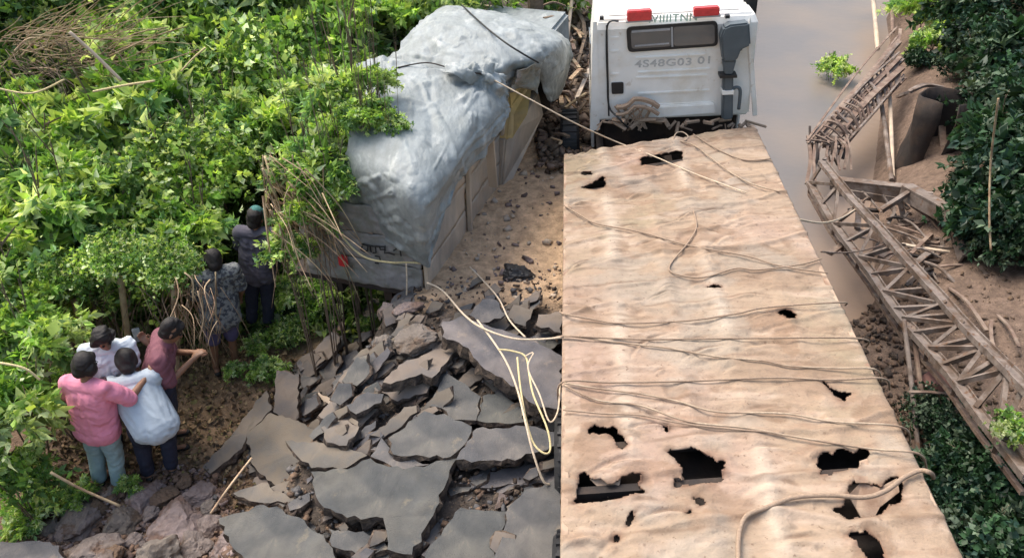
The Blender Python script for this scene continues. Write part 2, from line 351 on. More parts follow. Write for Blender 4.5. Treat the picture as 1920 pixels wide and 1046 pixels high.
def inpoly(poly, x, y):
    ins = np.zeros(x.shape, bool); n = len(poly)
    for i in range(n):
        a, b_ = poly[i], poly[(i + 1) % n]
        c1 = (a.y > y) != (b_.y > y); xi = (b_.x - a.x) * (y - a.y) / (b_.y - a.y + 1e-12) + a.x; ins ^= c1 & (x < xi)
    return ins
def dseg(poly, x, y):
    d = np.full(x.shape, 9.0); n = len(poly)
    for i in range(n):
        a, b_ = poly[i], poly[(i + 1) % n]; ex, ey = b_.x - a.x, b_.y - a.y; L2 = ex * ex + ey * ey + 1e-9
        t = np.clip(((x - a.x) * ex + (y - a.y) * ey) / L2, 0, 1); d = np.minimum(d, np.hypot(x - a.x - t * ex, y - a.y - t * ey))
    return d
jx = xx + .022 * fbm(xx * 26, yy * 26, 3); jy = yy + .022 * fbm(xx * 26 + 50, yy * 26, 3)
hole = np.zeros(xx.shape, bool); near = np.full(xx.shape, 9.0); sd_ = np.full(xx.shape, 9.0)
for h in HL:
    cx = sum(p.x for p in h) / len(h); cy = sum(p.y for p in h) / len(h); mr = max((p - Vector((cx, cy, p.z))).length for p in h) + .25
    sel = np.hypot(xx - cx, yy - cy) < mr
    i_ = inpoly(h, jx[sel], jy[sel]); hole[np.where(sel)[0][i_]] = True; dd = dseg(h, xx[sel], yy[sel]); near[sel] = np.minimum(near[sel], dd)
zz = Zd.ravel(); zz = zz - .012 * np.exp(-near / .02) * (1 + .8 * fbm(xx * 11, yy * 11, 2)) + .011 * np.exp(-((near - .05) / .03) ** 2) * fbm(xx * 16 + 3, yy * 16, 2)
ed = np.minimum(u, 1 - u) * 2.4 + 0 * v; zz = zz - .02 * np.exp(-ed.ravel() / .02)
# ragged end by the cab
endj = ((1 - v) * Lg + 0 * u).ravel(); hole |= endj < .05 + .05 * fbm(xx * 5, xx * 0 + 2, 3)
zz = zz * 1.0 + .009 * (np.abs(fbm(xx * 1.7 + 5, yy * 6 + 2, 3)) - .3) * 2 * ss(-.3, .3, fbm(xx * .7 + 30, yy * .6, 2))
rdd = np.random.default_rng(12); xl, yl = xx.min(), yy.min(); marks = [D(a_, b_) for a_, b_ in ((1085, 378), (1140, 405), (1185, 345), (1215, 452), (1090, 490), (1200, 560), (1245, 548), (1300, 530), (1160, 470), (1120, 560), (1420, 520), (1350, 470), (1240, 690), (1440, 640), (1130, 690), (1480, 900), (1350, 1000), (1160, 860), (1430, 760), (1290, 400), (1400, 420), (1180, 420))]
marks = [(p.x, p.y) for p in marks] + [(rdd.uniform(-1.1, 1.1), rdd.uniform(yl + .3, yy.max() - .2)) for _ in range(70)]
for k, (mx_, my_) in enumerate(marks):                # knocks and gouges from cargo
    ln_, wd_ = rdd.uniform(.05, .20), rdd.uniform(.010, .028); an_ = rdd.normal(.12, .25); sel = np.hypot(xx - mx_, yy - my_) < ln_ * 2.5
    px_, py_ = xx[sel] - mx_, yy[sel] - my_; a1 = px_ * math.cos(an_) + py_ * math.sin(an_); b1 = -px_ * math.sin(an_) + py_ * math.cos(an_) + .25 * a1 * a1 / ln_; g_ = np.exp(-(a1 / ln_) ** 2) * np.exp(-(b1 / wd_) ** 2)
    zz[sel] -= rdd.uniform(.010, .03) * g_ - .012 * np.exp(-(a1 / ln_) ** 2) * np.exp(-((b1 + wd_ * 2.2) / wd_) ** 2)
    if k % 3 == 0: GO = (globals().setdefault('GOUGE', np.zeros(xx.shape))); GO[sel] = np.maximum(GO[sel], g_)
cod = np.stack([xx, yy, zz], -1); ii = np.arange((NV - 1) * (NU - 1)); r_, c_ = ii // (NU - 1), ii % (NU - 1); a_ = r_ * NU + c_
fd = np.stack([a_, a_ + 1, a_ + NU + 1, a_ + NU], -1); fd = fd[hole[fd].sum(1) < 2]
med = npmesh('deck_plate', cod, fd)
def lerp3(c_, w_, q): w_ = np.clip(w_, 0, 1)[:, None]; return c_ * (1 - w_) + np.array(q) * w_
dc = np.tile(np.array([.335, .25, .18]), (len(xx), 1))
dc = lerp3(dc, ss(-.1, .5, fbm(xx * .9 + 3, yy * .7, 3)) * .8, (.35, .25, .20)); dc = lerp3(dc, ss(.0, .5, fbm(xx * 1.4 + 20, yy * 1.1 + 4, 4)) * .7, (.27, .218, .145))
dc = lerp3(dc, ss(.05, .55, fbm(xx * 2.2 + 8, yy * 7 + 1, 4)) * .5, (.30, .205, .145)); dc = lerp3(dc, ss(.1, .5, fbm(xx * 3.5 + 2, yy * 12, 4)) * .45, (.46, .36, .285))
dc = lerp3(dc, ss(.30, .6, fbm(xx * 5 + 40, yy * 13, 4)) * .4, (.24, .15, .10)); dc = lerp3(dc, ss(.50, .7, fbm(xx * 22 + 7, yy * 34, 3)) * .5, (.13, .08, .055))
dc = lerp3(dc, ss(.12, .42, fbm(xx * 1.1 + 77, yy * 1.5 + 12, 5)) * .6, (.235, .165, .115)); dc = lerp3(dc, ss(.2, .38, fbm(xx * 3.1 + 17, yy * 3.6 + 52, 5)) * .5, (.20, .125, .08)); dc = lerp3(dc, ss(.1, .45, fbm(xx * 2.1 + 37, yy * 2.6 + 92, 4)) * .4, (.30, .275, .235))
for c0 in (.20, .57): dc = lerp3(dc, .55 * np.exp(-(((u + 0 * v).ravel() - c0 + .01 * vn(yy * 3, yy * 0)) / .03) ** 2) * ss(-.4, .3, vn(yy * 1.6 + c0 * 40, yy * 0)), (.50, .42, .34))
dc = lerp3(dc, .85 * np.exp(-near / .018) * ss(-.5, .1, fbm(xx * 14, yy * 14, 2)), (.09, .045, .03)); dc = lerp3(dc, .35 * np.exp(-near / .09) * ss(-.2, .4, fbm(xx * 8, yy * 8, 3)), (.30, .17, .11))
vv = (v + 0 * u).ravel()
for k in range(19):                                   # broken darker brown lines along the cross members
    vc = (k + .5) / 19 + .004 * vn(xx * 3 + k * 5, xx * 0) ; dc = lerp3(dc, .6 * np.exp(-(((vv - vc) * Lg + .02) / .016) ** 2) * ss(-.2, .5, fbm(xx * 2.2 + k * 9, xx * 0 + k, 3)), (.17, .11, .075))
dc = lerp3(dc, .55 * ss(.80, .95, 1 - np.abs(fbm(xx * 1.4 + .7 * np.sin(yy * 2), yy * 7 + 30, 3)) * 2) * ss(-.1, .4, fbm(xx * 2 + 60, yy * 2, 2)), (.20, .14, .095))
dc = lerp3(dc, .6 * ss(.35, .9, GOUGE), (.15, .095, .065))
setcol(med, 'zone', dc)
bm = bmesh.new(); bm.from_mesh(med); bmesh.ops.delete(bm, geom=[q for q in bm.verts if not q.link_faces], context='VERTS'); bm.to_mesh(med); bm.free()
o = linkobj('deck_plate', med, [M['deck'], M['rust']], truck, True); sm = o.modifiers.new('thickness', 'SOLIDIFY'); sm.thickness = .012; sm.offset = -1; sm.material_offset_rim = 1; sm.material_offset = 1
# torn flaps of plate bent down in the holes
def flap(pxs, dz, name='torn_flap', mt='rail'):
    b = MB(); pts = [D(px, py) for px, py in pxs]; pts = [Vector((p.x, p.y, z)) for p, z in zip(pts, dz)]
    b.prism(pts, (0, 0, -.008)); return b.build(name, M[mt], truck)
flap([(1106,893),(1130,880),(1165,885),(1162,900),(1152,908),(1140,915)], [-.02,-.01,-.01,-.04,-.07,-.09])
flap([(1250,845),(1265,860),(1284,882),(1286,898),(1266,892),(1256,868)], [-.01,-.05,-.08,-.09,-.03,-.01])
flap([(1592,922),(1615,900),(1650,908),(1683,892),(1690,912),(1655,935),(1640,962),(1620,950),(1610,935)], [-.03,-.02,-.03,-.02,-.05,-.08,-.09,-.10,-.09])
flap([(1612,862),(1626,859),(1632,878),(1614,884)], [-.01,-.0,-.01,-.02])
flap([(1598,895),(1625,898),(1628,906),(1605,904)], [.02,.03,.01,.0])
# frame under the deck
W0 = cBR.x - cBL.x
def side_rail(a, b, s, name):
    q = MB(); a = Vector((a.x, a.y, -.075)); b = Vector((b.x, b.y, -.075)); q.bar(a, b, .05, .13); return q.build(name, M['rail'], truck, bevel=.006)
side_rail(cBL + Vector((.03, 0, 0)), cTL + Vector((.03, 0, 0)), -1, 'side_rail'); side_rail(cBR - Vector((.035, 0, 0)), cTR - Vector((.03, 0, 0)), 1, 'side_rail')
for k in range(19):
    vc = (k + .5) / 19; a = cBL.lerp(cTL, vc); b = cBR.lerp(cTR, vc); q = MB(); q.bar(Vector((a.x + .07, a.y, -.09)), Vector((b.x - .07, b.y, -.09)), .06, .09); q.build('cross_member', M['darksteel'], truck)
q = MB(); q.add([(cBL.x + .1, cBL.y + .05, -.3), (cBR.x - .1, cBR.y + .05, -.3), (cTR.x - .1, cTR.y - .1, -.3), (cTL.x + .1, cTL.y - .1, -.3)], [(0, 1, 2, 3)]); o = q.build('added_light_block', M['darksteel'], truck); s_ = o.modifiers.new('t', 'SOLIDIFY'); s_.thickness = .01  # added dark sheet: stops light from below so the deck holes look black
for a_, b_ in ((cBL, cTL), (cBR, cTR)):
    k_ = .1 if a_ is cBL else -.1; q = MB(); q.bar((a_.x + k_, a_.y + .05, -.22), (b_.x + k_, b_.y - .1, -.22), .012, .16); q.build('light_block_side', M['darksteel'], truck)  # added side walls of that sheet, closing off light under the deck
yF = D(1262, 232).y
for xk in (-.42, .42):
    q = MB(); q.bar((xk, cBL.y + .1, -.42), (xk, yF + 1.8, -.42), .09, .22); q.build('chassis_rail', M['darksteel'], truck)
def wheel(parent, loc, r=.46, w_=.26, ax='x', dark='black'):
    q = MB(); n = 28; prof = [(-w_/2, r*.60), (-w_/2, r*.93), (-w_*.36, r), (w_*.36, r), (w_/2, r*.93), (w_/2, r*.60)]
    vs = [];
    for k in range(n):
        a = 2 * math.pi * k / n
        for (px_, rr) in prof: vs.append(Vector((px_, math.cos(a) * rr, math.sin(a) * rr)))
    fs = []; m_ = len(prof)
    for k in range(n):
        for j in range(m_ - 1): fs.append((k*m_+j, k*m_+j+1, ((k+1) % n)*m_+j+1, ((k+1) % n)*m_+j))
    q.add(vs, fs); 
    for k in range(n):
        a = 2 * math.pi * (k + .5) / n; q.box((0, math.cos(a)*r, math.sin(a)*r), (w_*.8, .03, .02), Matrix.Rotation(a, 3, 'X'))
    t_ = q.build('wheel', M['black'], parent); t_.location = loc
    q = MB(); q.tube([(-w_*.3, 0, 0), (w_*.3, 0, 0)], r*.61, 24); q.tube([(-w_*.45, 0, 0), (w_*.45, 0, 0)], r*.2, 12)
    rim = q.build('rim', M['darksteel'], t_); return t_
for yk in (cBL.y + 1.6, cBL.y + 2.75, yF + .95):
    for xk in (-.82, .82): wheel(truck, (xk, yk, -.66))
    q = MB(); q.tube([(-.85, yk, -.62), (.85, yk, -.62)], .06, 10); q.build('axle', M['darksteel'], truck)
# ---- cab
yR = yF + .12; RWp = TM @ Vector((0, yR, 0))
def Wl(px, py, off=0.0):                                   # pixel to the cab's rear wall; off = metres towards the deck
    p = TI @ on_plane(px, py, RWp - tf * off, tf); return p
bl, br, tl, tr_ = Wl(1106, 246), Wl(1420, 216), Wl(1119, 40), Wl(1404, 28)
xL, xR, zB, zT = (bl.x + tl.x) / 2, (br.x + tr_.x) / 2, Wl(1262, 222).z, (tl.z + tr_.z) / 2
print('cab', xL, xR, zT, yR, 'deck', cBL, cBR, cTL, cTR)
q = MB(); tp = .045
cabD = 1.75
q.add([(xL - .02, yR, zB), (xR + .02, yR, zB), (xR + .02, yR + cabD, zB), (xL - .02, yR + cabD, zB), (xL, yR, zT - .10), (xR, yR, zT - .10), (xR, yR + cabD + .05, zT * .45), (xL, yR + cabD + .05, zT * .45),
       (xL + tp, yR + .05, zT), (xR - tp, yR + .05, zT), (xR - tp, yR + cabD - .35, zT), (xL + tp, yR + cabD - .35, zT)],
      [(3, 2, 1, 0), (0, 1, 5, 4), (1, 2, 6, 5), (2, 3, 7, 6), (3, 0, 4, 7), (4, 5, 9, 8), (5, 6, 10, 9), (6, 7, 11, 10), (7, 4, 8, 11), (8, 9, 10, 11)])
cab = q.build('cab', M['white'], truck, bevel=.03, smooth=False)
q = MB(); q.box(((xL+xR)/2, yR + cabD / 2 + .12, zB - .42), (xR - xL - .25, cabD - .2, .82)); q.build('lower_cab', M['darksteel'], truck, bevel=.03)
for k_ in (-1, 1):
    q = MB(); q.box(((xL+xR)/2 + k_ * (xR - xL) * .5, yR + cabD * .62, zB - .3), (.04, cabD * .7, .6)); q.build('step_panel', M['white'], truck, bevel=.01)
q = MB(); q.box(((xL+xR)/2, yR + .72, zT + .025), (xR - xL - .35, 1.1, .05), taper=.92); q.build('roof_panel', M['white'], truck, bevel=.015)
def wallpoly(pxs, t0, t1, name, mt, parent=truck, bevel=0):
    pts = [Wl(a, b) for a, b in pxs]; pts = [Vector((p.x, yR - t0, p.z)) for p in pts]
    q = MB(); q.prism(pts, (0, -(t1 - t0), 0)); return q.build(name, M[mt], parent, bevel=bevel)
def rrect(c, r=6):                                        # rounded quad from four corner pixels, clockwise
    out = []; n = 4
    for i in range(4):
        p = Vector(c[i]); a = (Vector(c[i - 1]) - p).normalized(); b_ = (Vector(c[(i + 1) % 4]) - p).normalized()
        for t in (0, .33, .67, 1):
            s_ = p + a * r * (1 - t) ** 2 + b_ * r * t ** 2; out.append((s_.x, s_.y))
    return out
wf = wallpoly(rrect([(1174, 51), (1345, 39), (1346, 86), (1177, 98)], 9), -.01, .022, 'rear_window', 'black', bevel=.005)
for pc in ([(1182, 56), (1257, 51), (1258, 86), (1184, 91)], [(1262, 50), (1339, 45), (1340, 81), (1263, 86)]):
    wallpoly(rrect(pc, 6), .0225, .026, 'window_pane', 'glass', wf)
wallpoly([(1184, 57), (1256, 52), (1256, 56), (1184, 61)], .0262, .029, 'sliding_rail', 'curtain', wf)
wallpoly([(1190, 84), (1254, 79), (1254, 82), (1190, 87)], .0262, .029, 'sliding_rail', 'curtain', wf)
wallpoly([(1257.5, 50), (1261, 50), (1262, 87), (1258.5, 87)], .0262, .031, 'window_divider', 'curtain', wf)
for a, b_ in (((1192, 107), (1322, 100)), ((1196, 134), (1330, 127)), ((1192, 144), (1326, 139)), ((1196, 174), (1330, 167)), ((1212, 196), (1334, 190))):
    wallpoly([a, b_, (b_[0], b_[1] + 4), (a[0], a[1] + 4)], -.005, .014, 'pressed_rib', 'white', bevel=.005)
for yy_ in (70, 95, 138): wallpoly([(1145, yy_), (1160, yy_ - 1), (1160, yy_ + 2), (1145, yy_ + 3)], -.005, .010, 'pressed_rib', 'white')
wallpoly([(1136, 48), (1139, 48), (1143, 218), (1140, 218)], -.005, .003, 'door_gap', 'black')
wallpoly(rrect([(1146, 155), (1169, 154), (1169, 175), (1147, 176)], 3), -.005, .02, 'vent', 'black')
wallpoly([(1210, 199), (1338, 192), (1342, 210), (1215, 220)], -.01, .05, 'rear_sill', 'white', bevel=.012)
wallpoly([(1106, 246), (1125, 243), (1119, 40), (1112, 41)], -.005, .012, 'corner_trim', 'white', bevel=.005)
wallpoly([(1400, 60), (1407, 30), (1420, 216), (1411, 218)], -.005, .02, 'corner_trim', 'white', bevel=.008)
for (a, b_, c_, d_) in ((1175, 18, 1221, 37), (1299, 12, 1347, 28)):
    hs = wallpoly([(a, b_), (c_, b_ - 3), (c_, d_ - 3), (a, d_)], -.01, .10, 'beacon_light', 'red', bevel=.012)
    wallpoly([(a - 2, d_), (c_ + 2, d_ - 3), (c_ + 2, d_), (a - 2, d_ + 3)], -.01, .085, 'light_base', 'curtain', hs)
# lettering
def text_on_wall(s, px, py, size, mt, name, sx=1.0):
    cu = bpy.data.curves.new(name, 'FONT'); cu.body = s; cu.size = size; cu.extrude = .001; cu.align_x = 'CENTER'; cu.align_y = 'CENTER'; cu.space_character = 1.1; cu.materials.append(M[mt]); cu.offset = .0025
    o = bpy.data.objects.new(name, cu); C.objects.link(o); o.parent = truck; p = Wl(px, py, .006); o.location = (p.x, yR - .004, p.z); o.rotation_euler = (R(90), 0, 0); o.scale = (sx, 1, 1)
    bpy.context.view_layer.update(); mt_ = bpy.data.meshes.new_from_object(o.evaluated_get(bpy.context.evaluated_depsgraph_get())); mt_.materials.clear()
    n = linkobj(name, mt_, M[mt], truck); n.location = o.location; n.rotation_euler = o.rotation_euler; n.scale = o.scale; bpy.data.objects.remove(o); return n
text_on_wall('01', 1322, 114, .125, 'greyprint', 'registration_lettering', 1.4)
text_on_wall('4S48G03', 1244, 119, .125, 'greyprint', 'registration_lettering', 1.4)
text_on_wall('IVIIIITNN', 1262, 35, .125, 'green', 'green_lettering', 1.05)
# air intake
ai = wallpoly([(1346, 62), (1352, 44), (1364, 38), (1399, 34), (1402, 76), (1384, 84), (1378, 100), (1372, 106), (1351, 106)], .03, .20, 'air_intake', 'intake', bevel=.02)
wallpoly([(1351, 106), (1376, 105), (1369, 131), (1355, 131)], .05, .17, 'intake_neck', 'intake', ai, bevel=.01)
wallpoly([(1352, 133), (1371, 132), (1370, 214), (1350, 216)], .05, .17, 'intake_pipe', 'intake', ai, bevel=.02)
wallpoly([(1345, 132), (1377, 131), (1377, 136), (1345, 137)], .04, .19, 'intake_clamp', 'black', ai)
wallpoly([(1350, 161), (1371, 160), (1371, 167), (1350, 168)], .045, .182, 'white_band', 'white', ai)
q = MB(); q.tube(smooth_path([Wl(1371, 168, .11), Wl(1382, 164, .11), Wl(1388, 172, .11), Wl(1385, 205, .11)], 5), .022, 8); q.build('breather_hose', M['intake'], truck, True)
q = MB(); q.tube(smooth_path([Wl(1160, 40, .03), Wl(1140, 45, .03), Wl(1137, 90, .03), Wl(1139, 150, .03), Wl(1142, 200, .04), Wl(1160, 222, .2), Wl(1178, 240, .15)], 5), .012, 7); q.build('black_cable', M['black'], truck, True)
# mirror outside
q = MB(); mp_ = Wl(1419, 30); q.box((mp_.x + .02, yR + .5, mp_.z - .02), (.17, .06, .30)); mr2 = q.build('wing_mirror', M['black'], truck, bevel=.02)
q = MB(); q.tube([(xR - .02, yR + .6, mp_.z - .2), (mp_.x + .02, yR + .52, mp_.z - .08)], .014, 7); q.build('mirror_arm', M['truss'], mr2)
for px_, py_ in ((1128, 33), (1363, 30)):
    p = Wl(px_, py_); q = MB(); q.box((p.x, yR - .02, p.z), (.05, .07, .035)); q.build('roof_bracket', M['black'], truck)
# side windows and doors, seen from elsewhere
for s_, xx_ in ((-1, xL - .012), (1, xR + .012)):
    q = MB(); q.box((xx_, yR + 1.15, .52), (.014, .7, .5)); q.build('door_window', M['glass'], truck)
# crumpled brown bracket between cab and deck
br_ = MB()
for k in range(16):
    a = Wl(1150 + random.random() * 85, 195 + random.random() * 10, .10 + random.random() * .05); b_ = Wl(1165 + random.random() * 55, 240 + random.random() * 8, .08); br_.tube([a, a.lerp(b_, .5) + Vector((random.uniform(-.05, .05), 0, .03)), b_], .009, 5)
pts = [Wl(1155 + 80 * t, 203 - 14 * math.sin(t * 3) + random.uniform(-5, 5), .12) for t in np.linspace(0, 1, 8)]
br_.tube(pts, .035, 6); br_.tube([p + Vector((0, -.02, -.09)) for p in pts], .028, 6)
for k in range(34):
    a = Wl(random.uniform(1110, 1415), random.uniform(222, 236), random.uniform(.0, .1)); br_.tube([a, a + Vector((random.uniform(-.25, .25), random.uniform(-.12, .0), random.uniform(-.10, .04)))], random.uniform(.008, .03), 5)
br_.build('crumpled_bracket', M['ropedusty'], truck)

# ================================================================== LOADED TRUCK UNDER TARPAULIN
yw2 = R(17.0); ty2 = Vector((math.sin(yw2), math.cos(yw2), 0)); tx2 = Vector((math.cos(yw2), -math.sin(yw2), 0))
O2 = P(800, 560, -.8); T2 = thing('tarped_truck', O2, 'stranded truck with mud coated side boards beneath a grey tarpaulin', 'truck', rz=-yw2)
T2I = (Matrix.Translation(O2) @ Matrix.Rotation(-yw2, 4, 'Z')).inverted()
def L2(px, py, z): return T2I @ P(px, py, z)
def rear(px, py, off=0.0): return T2I @ on_plane(px, py, O2 - ty2 * off, ty2)
def side(px, py, off=0.0): return T2I @ on_plane(px, py, O2 + tx2 * off, tx2)
# side boards: planks along the truck's flank
def quadgrid(name, p00, p10, p01, p11, n, m, amp, mt, parent, thick=.03, fr=6, seed=0, smooth=True):
    U = np.linspace(0, 1, n)[None, :, None]; V = np.linspace(0, 1, m)[:, None, None]; q = (1-U)*(1-V)*np.array(p00) + U*(1-V)*np.array(p10) + (1-U)*V*np.array(p01) + U*V*np.array(p11)
    nrm = (Vector(p10) - Vector(p00)).cross(Vector(p01) - Vector(p00)).normalized()
    d = fbm(q[..., 0] * fr + seed, q[..., 1] * fr + q[..., 2] * fr * 1.3, 3) * amp
    q = q + d[..., None] * np.array(nrm); ii = np.arange((m-1)*(n-1)); r, c = ii // (n-1), ii % (n-1); a = r*n + c
    me = npmesh(name, q.reshape(-1, 3), np.stack([a, a+1, a+n+1, a+n], -1)); o = linkobj(name, me, M[mt], parent, smooth)
    s = o.modifiers.new('t', 'SOLIDIFY'); s.thickness = thick; s.offset = -1; return o
truckL = 5.2
for k in range(3):                                         # three boards per bay of the flank, then the posts
    z0, z1 = .02 + k * .36, .02 + k * .36 + .35
    for j in range(4):
        y0, y1 = j * truckL / 4 + .03, (j + 1) * truckL / 4 - .03
        quadgrid('side_board', (0, y0, z0), (0, y1, z0), (0, y0, z1), (0, y1, z1), 24, 8, .02, 'board', T2, .03, 5, k * 7 + j)
for j in range(5):
    q = MB(); q.box((.03, j * truckL / 4, .56), (.05, .06, 1.2)); q.build('side_post', M['board'], T2, bevel=.006)
# leaning pale plank seen below the torn tarp
q = MB(); q.bar(side(915, 232, .12), side(925, 350, .12), .11, .03, upv=Vector((0, 1, 0))); q.build('leaning_plank', M['board'], T2)
# rear gate
for k in range(3):
    quadgrid('tailboard', (-1.4, -.005, .05 + k * .33), (-.03, -.005, .05 + k * .33), (-1.4, -.005, .37 + k * .33), (-.03, -.005, .37 + k * .33), 90, 24, .03, 'tarpdark', T2, .03, 7, k)
q = MB(); q.box((-.82, truckL / 2, .02), (1.58, truckL, .06)); q.build('load_floor', M['darksteel'], T2)
for xk in (-1.1, -.5): 
    q = MB(); q.bar((xk, .1, -.12), (xk, truckL + 1.5, -.12), .08, .18); q.build('chassis_rail', M['darksteel'], T2)
for yk in (.9, 4.2):
    for xk in (-1.42, -.25): wheel(T2, (xk, yk, -.18), .38, .22)
q = MB(); q.box((-.82, truckL + .95, .45), (1.55, 1.4, 1.3), taper=.9); q.build('cab', M['tarp'], T2, bevel=.05)
lp = rear(645, 487, .03); q = MB(); q.box((lp.x, -.05, lp.z), (.10, .05, .13)); q.build('tail_lamp', M['red'], T2, bevel=.012)
q = MB()
def stroke(pxs, r=.008): q.tube([rear(a, b_, .035) for a, b_ in pxs], r, 5)
stroke([(681,457),(690,462),(689,470),(683,472),(677,468),(681,457)]); stroke([(678,458),(700,462),(722,463)]); stroke([(694,462),(696,473)]); stroke([(704,463),(705,474),(699,474)]); stroke([(712,463),(713,468),(722,468),(722,461)]); stroke([(722,468),(721,475),(728,474),(740,478)])
stroke([(738,470),(749,463),(762,473)]); stroke([(749,463),(752,480)]); stroke([(703,480),(712,482),(713,488)]); stroke([(703,493),(710,494)])
q.build('painted_lettering', M['inkblack'], T2)
for a, b_ in (((700, 470), (700, 470)),): pass
# pale ropes over the tail
def rope(name, pts, r, mt, label, group=None, n=6, cat='rope'):
    q = MB(); q.tube(smooth_path(pts, n), r, 7); o = q.build(name, M[mt], None, True, fix=False); return tag(o, label, cat, group)
# yellow load corner
yl = thing('load_sack', P(975, 200, .3), 'yellow brown sack edge showing beneath the torn corner of the tarpaulin', 'sack')
YI = Matrix.Translation(-Vector(yl.location))
q = MB(); ypts = [(952, 135, .62), (1000, 122, .62), (1002, 150, .5), (990, 215, .2), (962, 262, -.1), (948, 262, -.1), (955, 200, .25)]
q.prism([YI @ P(a, b_, c_) for a, b_, c_ in ypts], Vector((-.5, .25, -.1))); q.build('sack_cloth', M['yellow'], yl, bevel=.02)
q = MB(); q.prism([YI @ P(a, b_, c_) for a, b_, c_ in [(948, 262, -.1), (975, 240, -.0), (1010, 170, .2), (1020, 215, -.2), (960, 345, -.75), (940, 350, -.75)]], Vector((-.4, .2, 0))); q.build('sack_base', M['board'], yl, bevel=.02)

# tarpaulin surfaces: control rows in pixels and heights, filled in with a smooth grid and creases
def sheet(name, rows, mt, label, res=(70, 70), amp=.03, fr=4, parent=None, seed=0, cat='tarpaulin', crease=.03):
    G = np.array([[tuple(P(*p)) for p in row] for row in rows]); m, n = G.shape[:2]
    def cr(A_, t):                                          # Catmull-Rom along axis 0
        k = A_.shape[0]; f = t * (k - 1); i = np.clip(np.floor(f).astype(int), 0, k - 2); s_ = (f - i)[:, None, None]
        p0, p1, p2, p3 = A_[np.clip(i-1, 0, k-1)], A_[i], A_[i+1], A_[np.clip(i+2, 0, k-1)]
        return .5 * (2*p1 + (p2-p0)*s_ + (2*p0-5*p1+4*p2-p3)*s_**2 + (3*p1-p0-3*p2+p3)*s_**3)
    tv = np.linspace(0, 1, res[1]); tu_ = np.linspace(0, 1, res[0])
    B = cr(G, tv); B = cr(B.transpose(1, 0, 2), tu_).transpose(1, 0, 2)
    du = np.gradient(B, axis=1); dv = np.gradient(B, axis=0); nn = np.cross(du, dv); nn /= np.linalg.norm(nn, axis=2, keepdims=True) + 1e-9
    a, b_ = B[..., 0] + seed, B[..., 1] + B[..., 2] * .8
    ridge = 1 - np.abs(fbm(a * fr * .6 + b_ * fr * .35, b_ * fr * .5 - a * fr * .3, 3)) * 2
    fine = np.abs(fbm(a * fr * 2.6 + b_ * 3, b_ * fr * 1.1 - a * 2, 3))
    rs = np.random.default_rng(seed + 100); lo = B.reshape(-1, 3).min(0); hi = B.reshape(-1, 3).max(0); fold = np.zeros(B.shape[:2]); area = float(np.linalg.norm(hi - lo))
    for k in range(int(30 * area)):                         # sharp pleats: tent profiles along short lines running over the cloth
        i0, j0 = rs.integers(0, B.shape[0]), rs.integers(0, B.shape[1]); big = rs.random() < .5
        di, dj = rs.normal(0, 1, 2) * np.array(B.shape[:2]) * (.40 if big else .2); t_ = np.array(B[i0, j0]); e_ = np.array(B[int(np.clip(i0 + di, 0, B.shape[0] - 1)), int(np.clip(j0 + dj, 0, B.shape[1] - 1))])
        ab = e_ - t_; L2_ = ab @ ab + 1e-6; q_ = B - t_; tt_ = np.clip((q_ @ ab) / L2_, 0, 1); dist = np.linalg.norm(q_ - tt_[..., None] * ab, axis=2)
        wd = rs.uniform(.025, .06) * (1.6 if big else 1) * (1 - .7 * tt_) + .012; dist = np.abs(dist + .02 * vn(tt_ * 4 + k, tt_ * 0)); fold += rs.choice((1, 1, 1, -1)) * rs.uniform(.6, 1.5) * (1.1 if big else .6) * np.clip(1 - dist / wd, 0, 1) * (1 - .5 * tt_)
    B = B + nn * (fbm(a * fr * .4, b_ * fr * .4, 2) * amp * .8 + fold * crease * .85 + fine * crease * .3 - 1.5 * crease * np.abs(fbm(a * 1.3 + b_ * .5 + 70, b_ * 1.0 - a * .5, 1)))[..., None]
    w_, h_ = res; ii = np.arange((h_-1)*(w_-1)); r, c = ii // (w_-1), ii % (w_-1); q0 = r*w_ + c
    me = npmesh(name, B.reshape(-1, 3), np.stack([q0, q0+1, q0+w_+1, q0+w_], -1)); o = linkobj(name, me, M[mt], parent, True)
    s = o.modifiers.new('t', 'SOLIDIFY'); s.thickness = .006; s.offset = 0
    if label: tag(o, label, cat, 'grey tarpaulins over the load')
    return o
near_rows = [
 [(628, 330, .15), (655, 380, .0), (700, 430, -.1), (755, 470, -.2), (800, 500, -.3), (806, 490, -.3), (812, 470, -.3), (820, 440, -.2)],
 [(640, 318, .42), (668, 352, .38), (715, 385, .36), (765, 425, .30), (800, 445, .18), (812, 430, .0), (826, 410, .05), (838, 385, .1)],
 [(650, 280, .75), (680, 308, .75), (728, 338, .76), (772, 368, .72), (806, 392, .55), (832, 366, .3), (856, 340, .2), (870, 322, .2)],
 [(655, 225, .9), (688, 240, .92), (735, 268, .92), (785, 295, .9), (832, 322, .74), (872, 300, .45), (890, 295, .3), (902, 290, .2)],
 [(660, 165, .95), (692, 172, .97), (745, 190, .98), (805, 212, .88), (862, 240, .78), (905, 245, .6), (918, 262, .4), (922, 275, .25)],
 [(664, 128, .95), (700, 120, .97), (752, 135, .98), (818, 150, .95), (884, 172, .85), (925, 195, .7), (945, 215, .5), (950, 225, .4)],
 [(690, 112, .9), (715, 108, .92), (765, 118, .95), (828, 130, .93), (895, 145, .85), (930, 160, .75), (950, 190, .6), (955, 205, .5)],
]
sheet('tarpaulin', near_rows, 'tarp', 'crumpled grey tarpaulin over the lower hump of the load, above the lettered tailboard', (230, 220), .022, 5, seed=1, crease=.028)
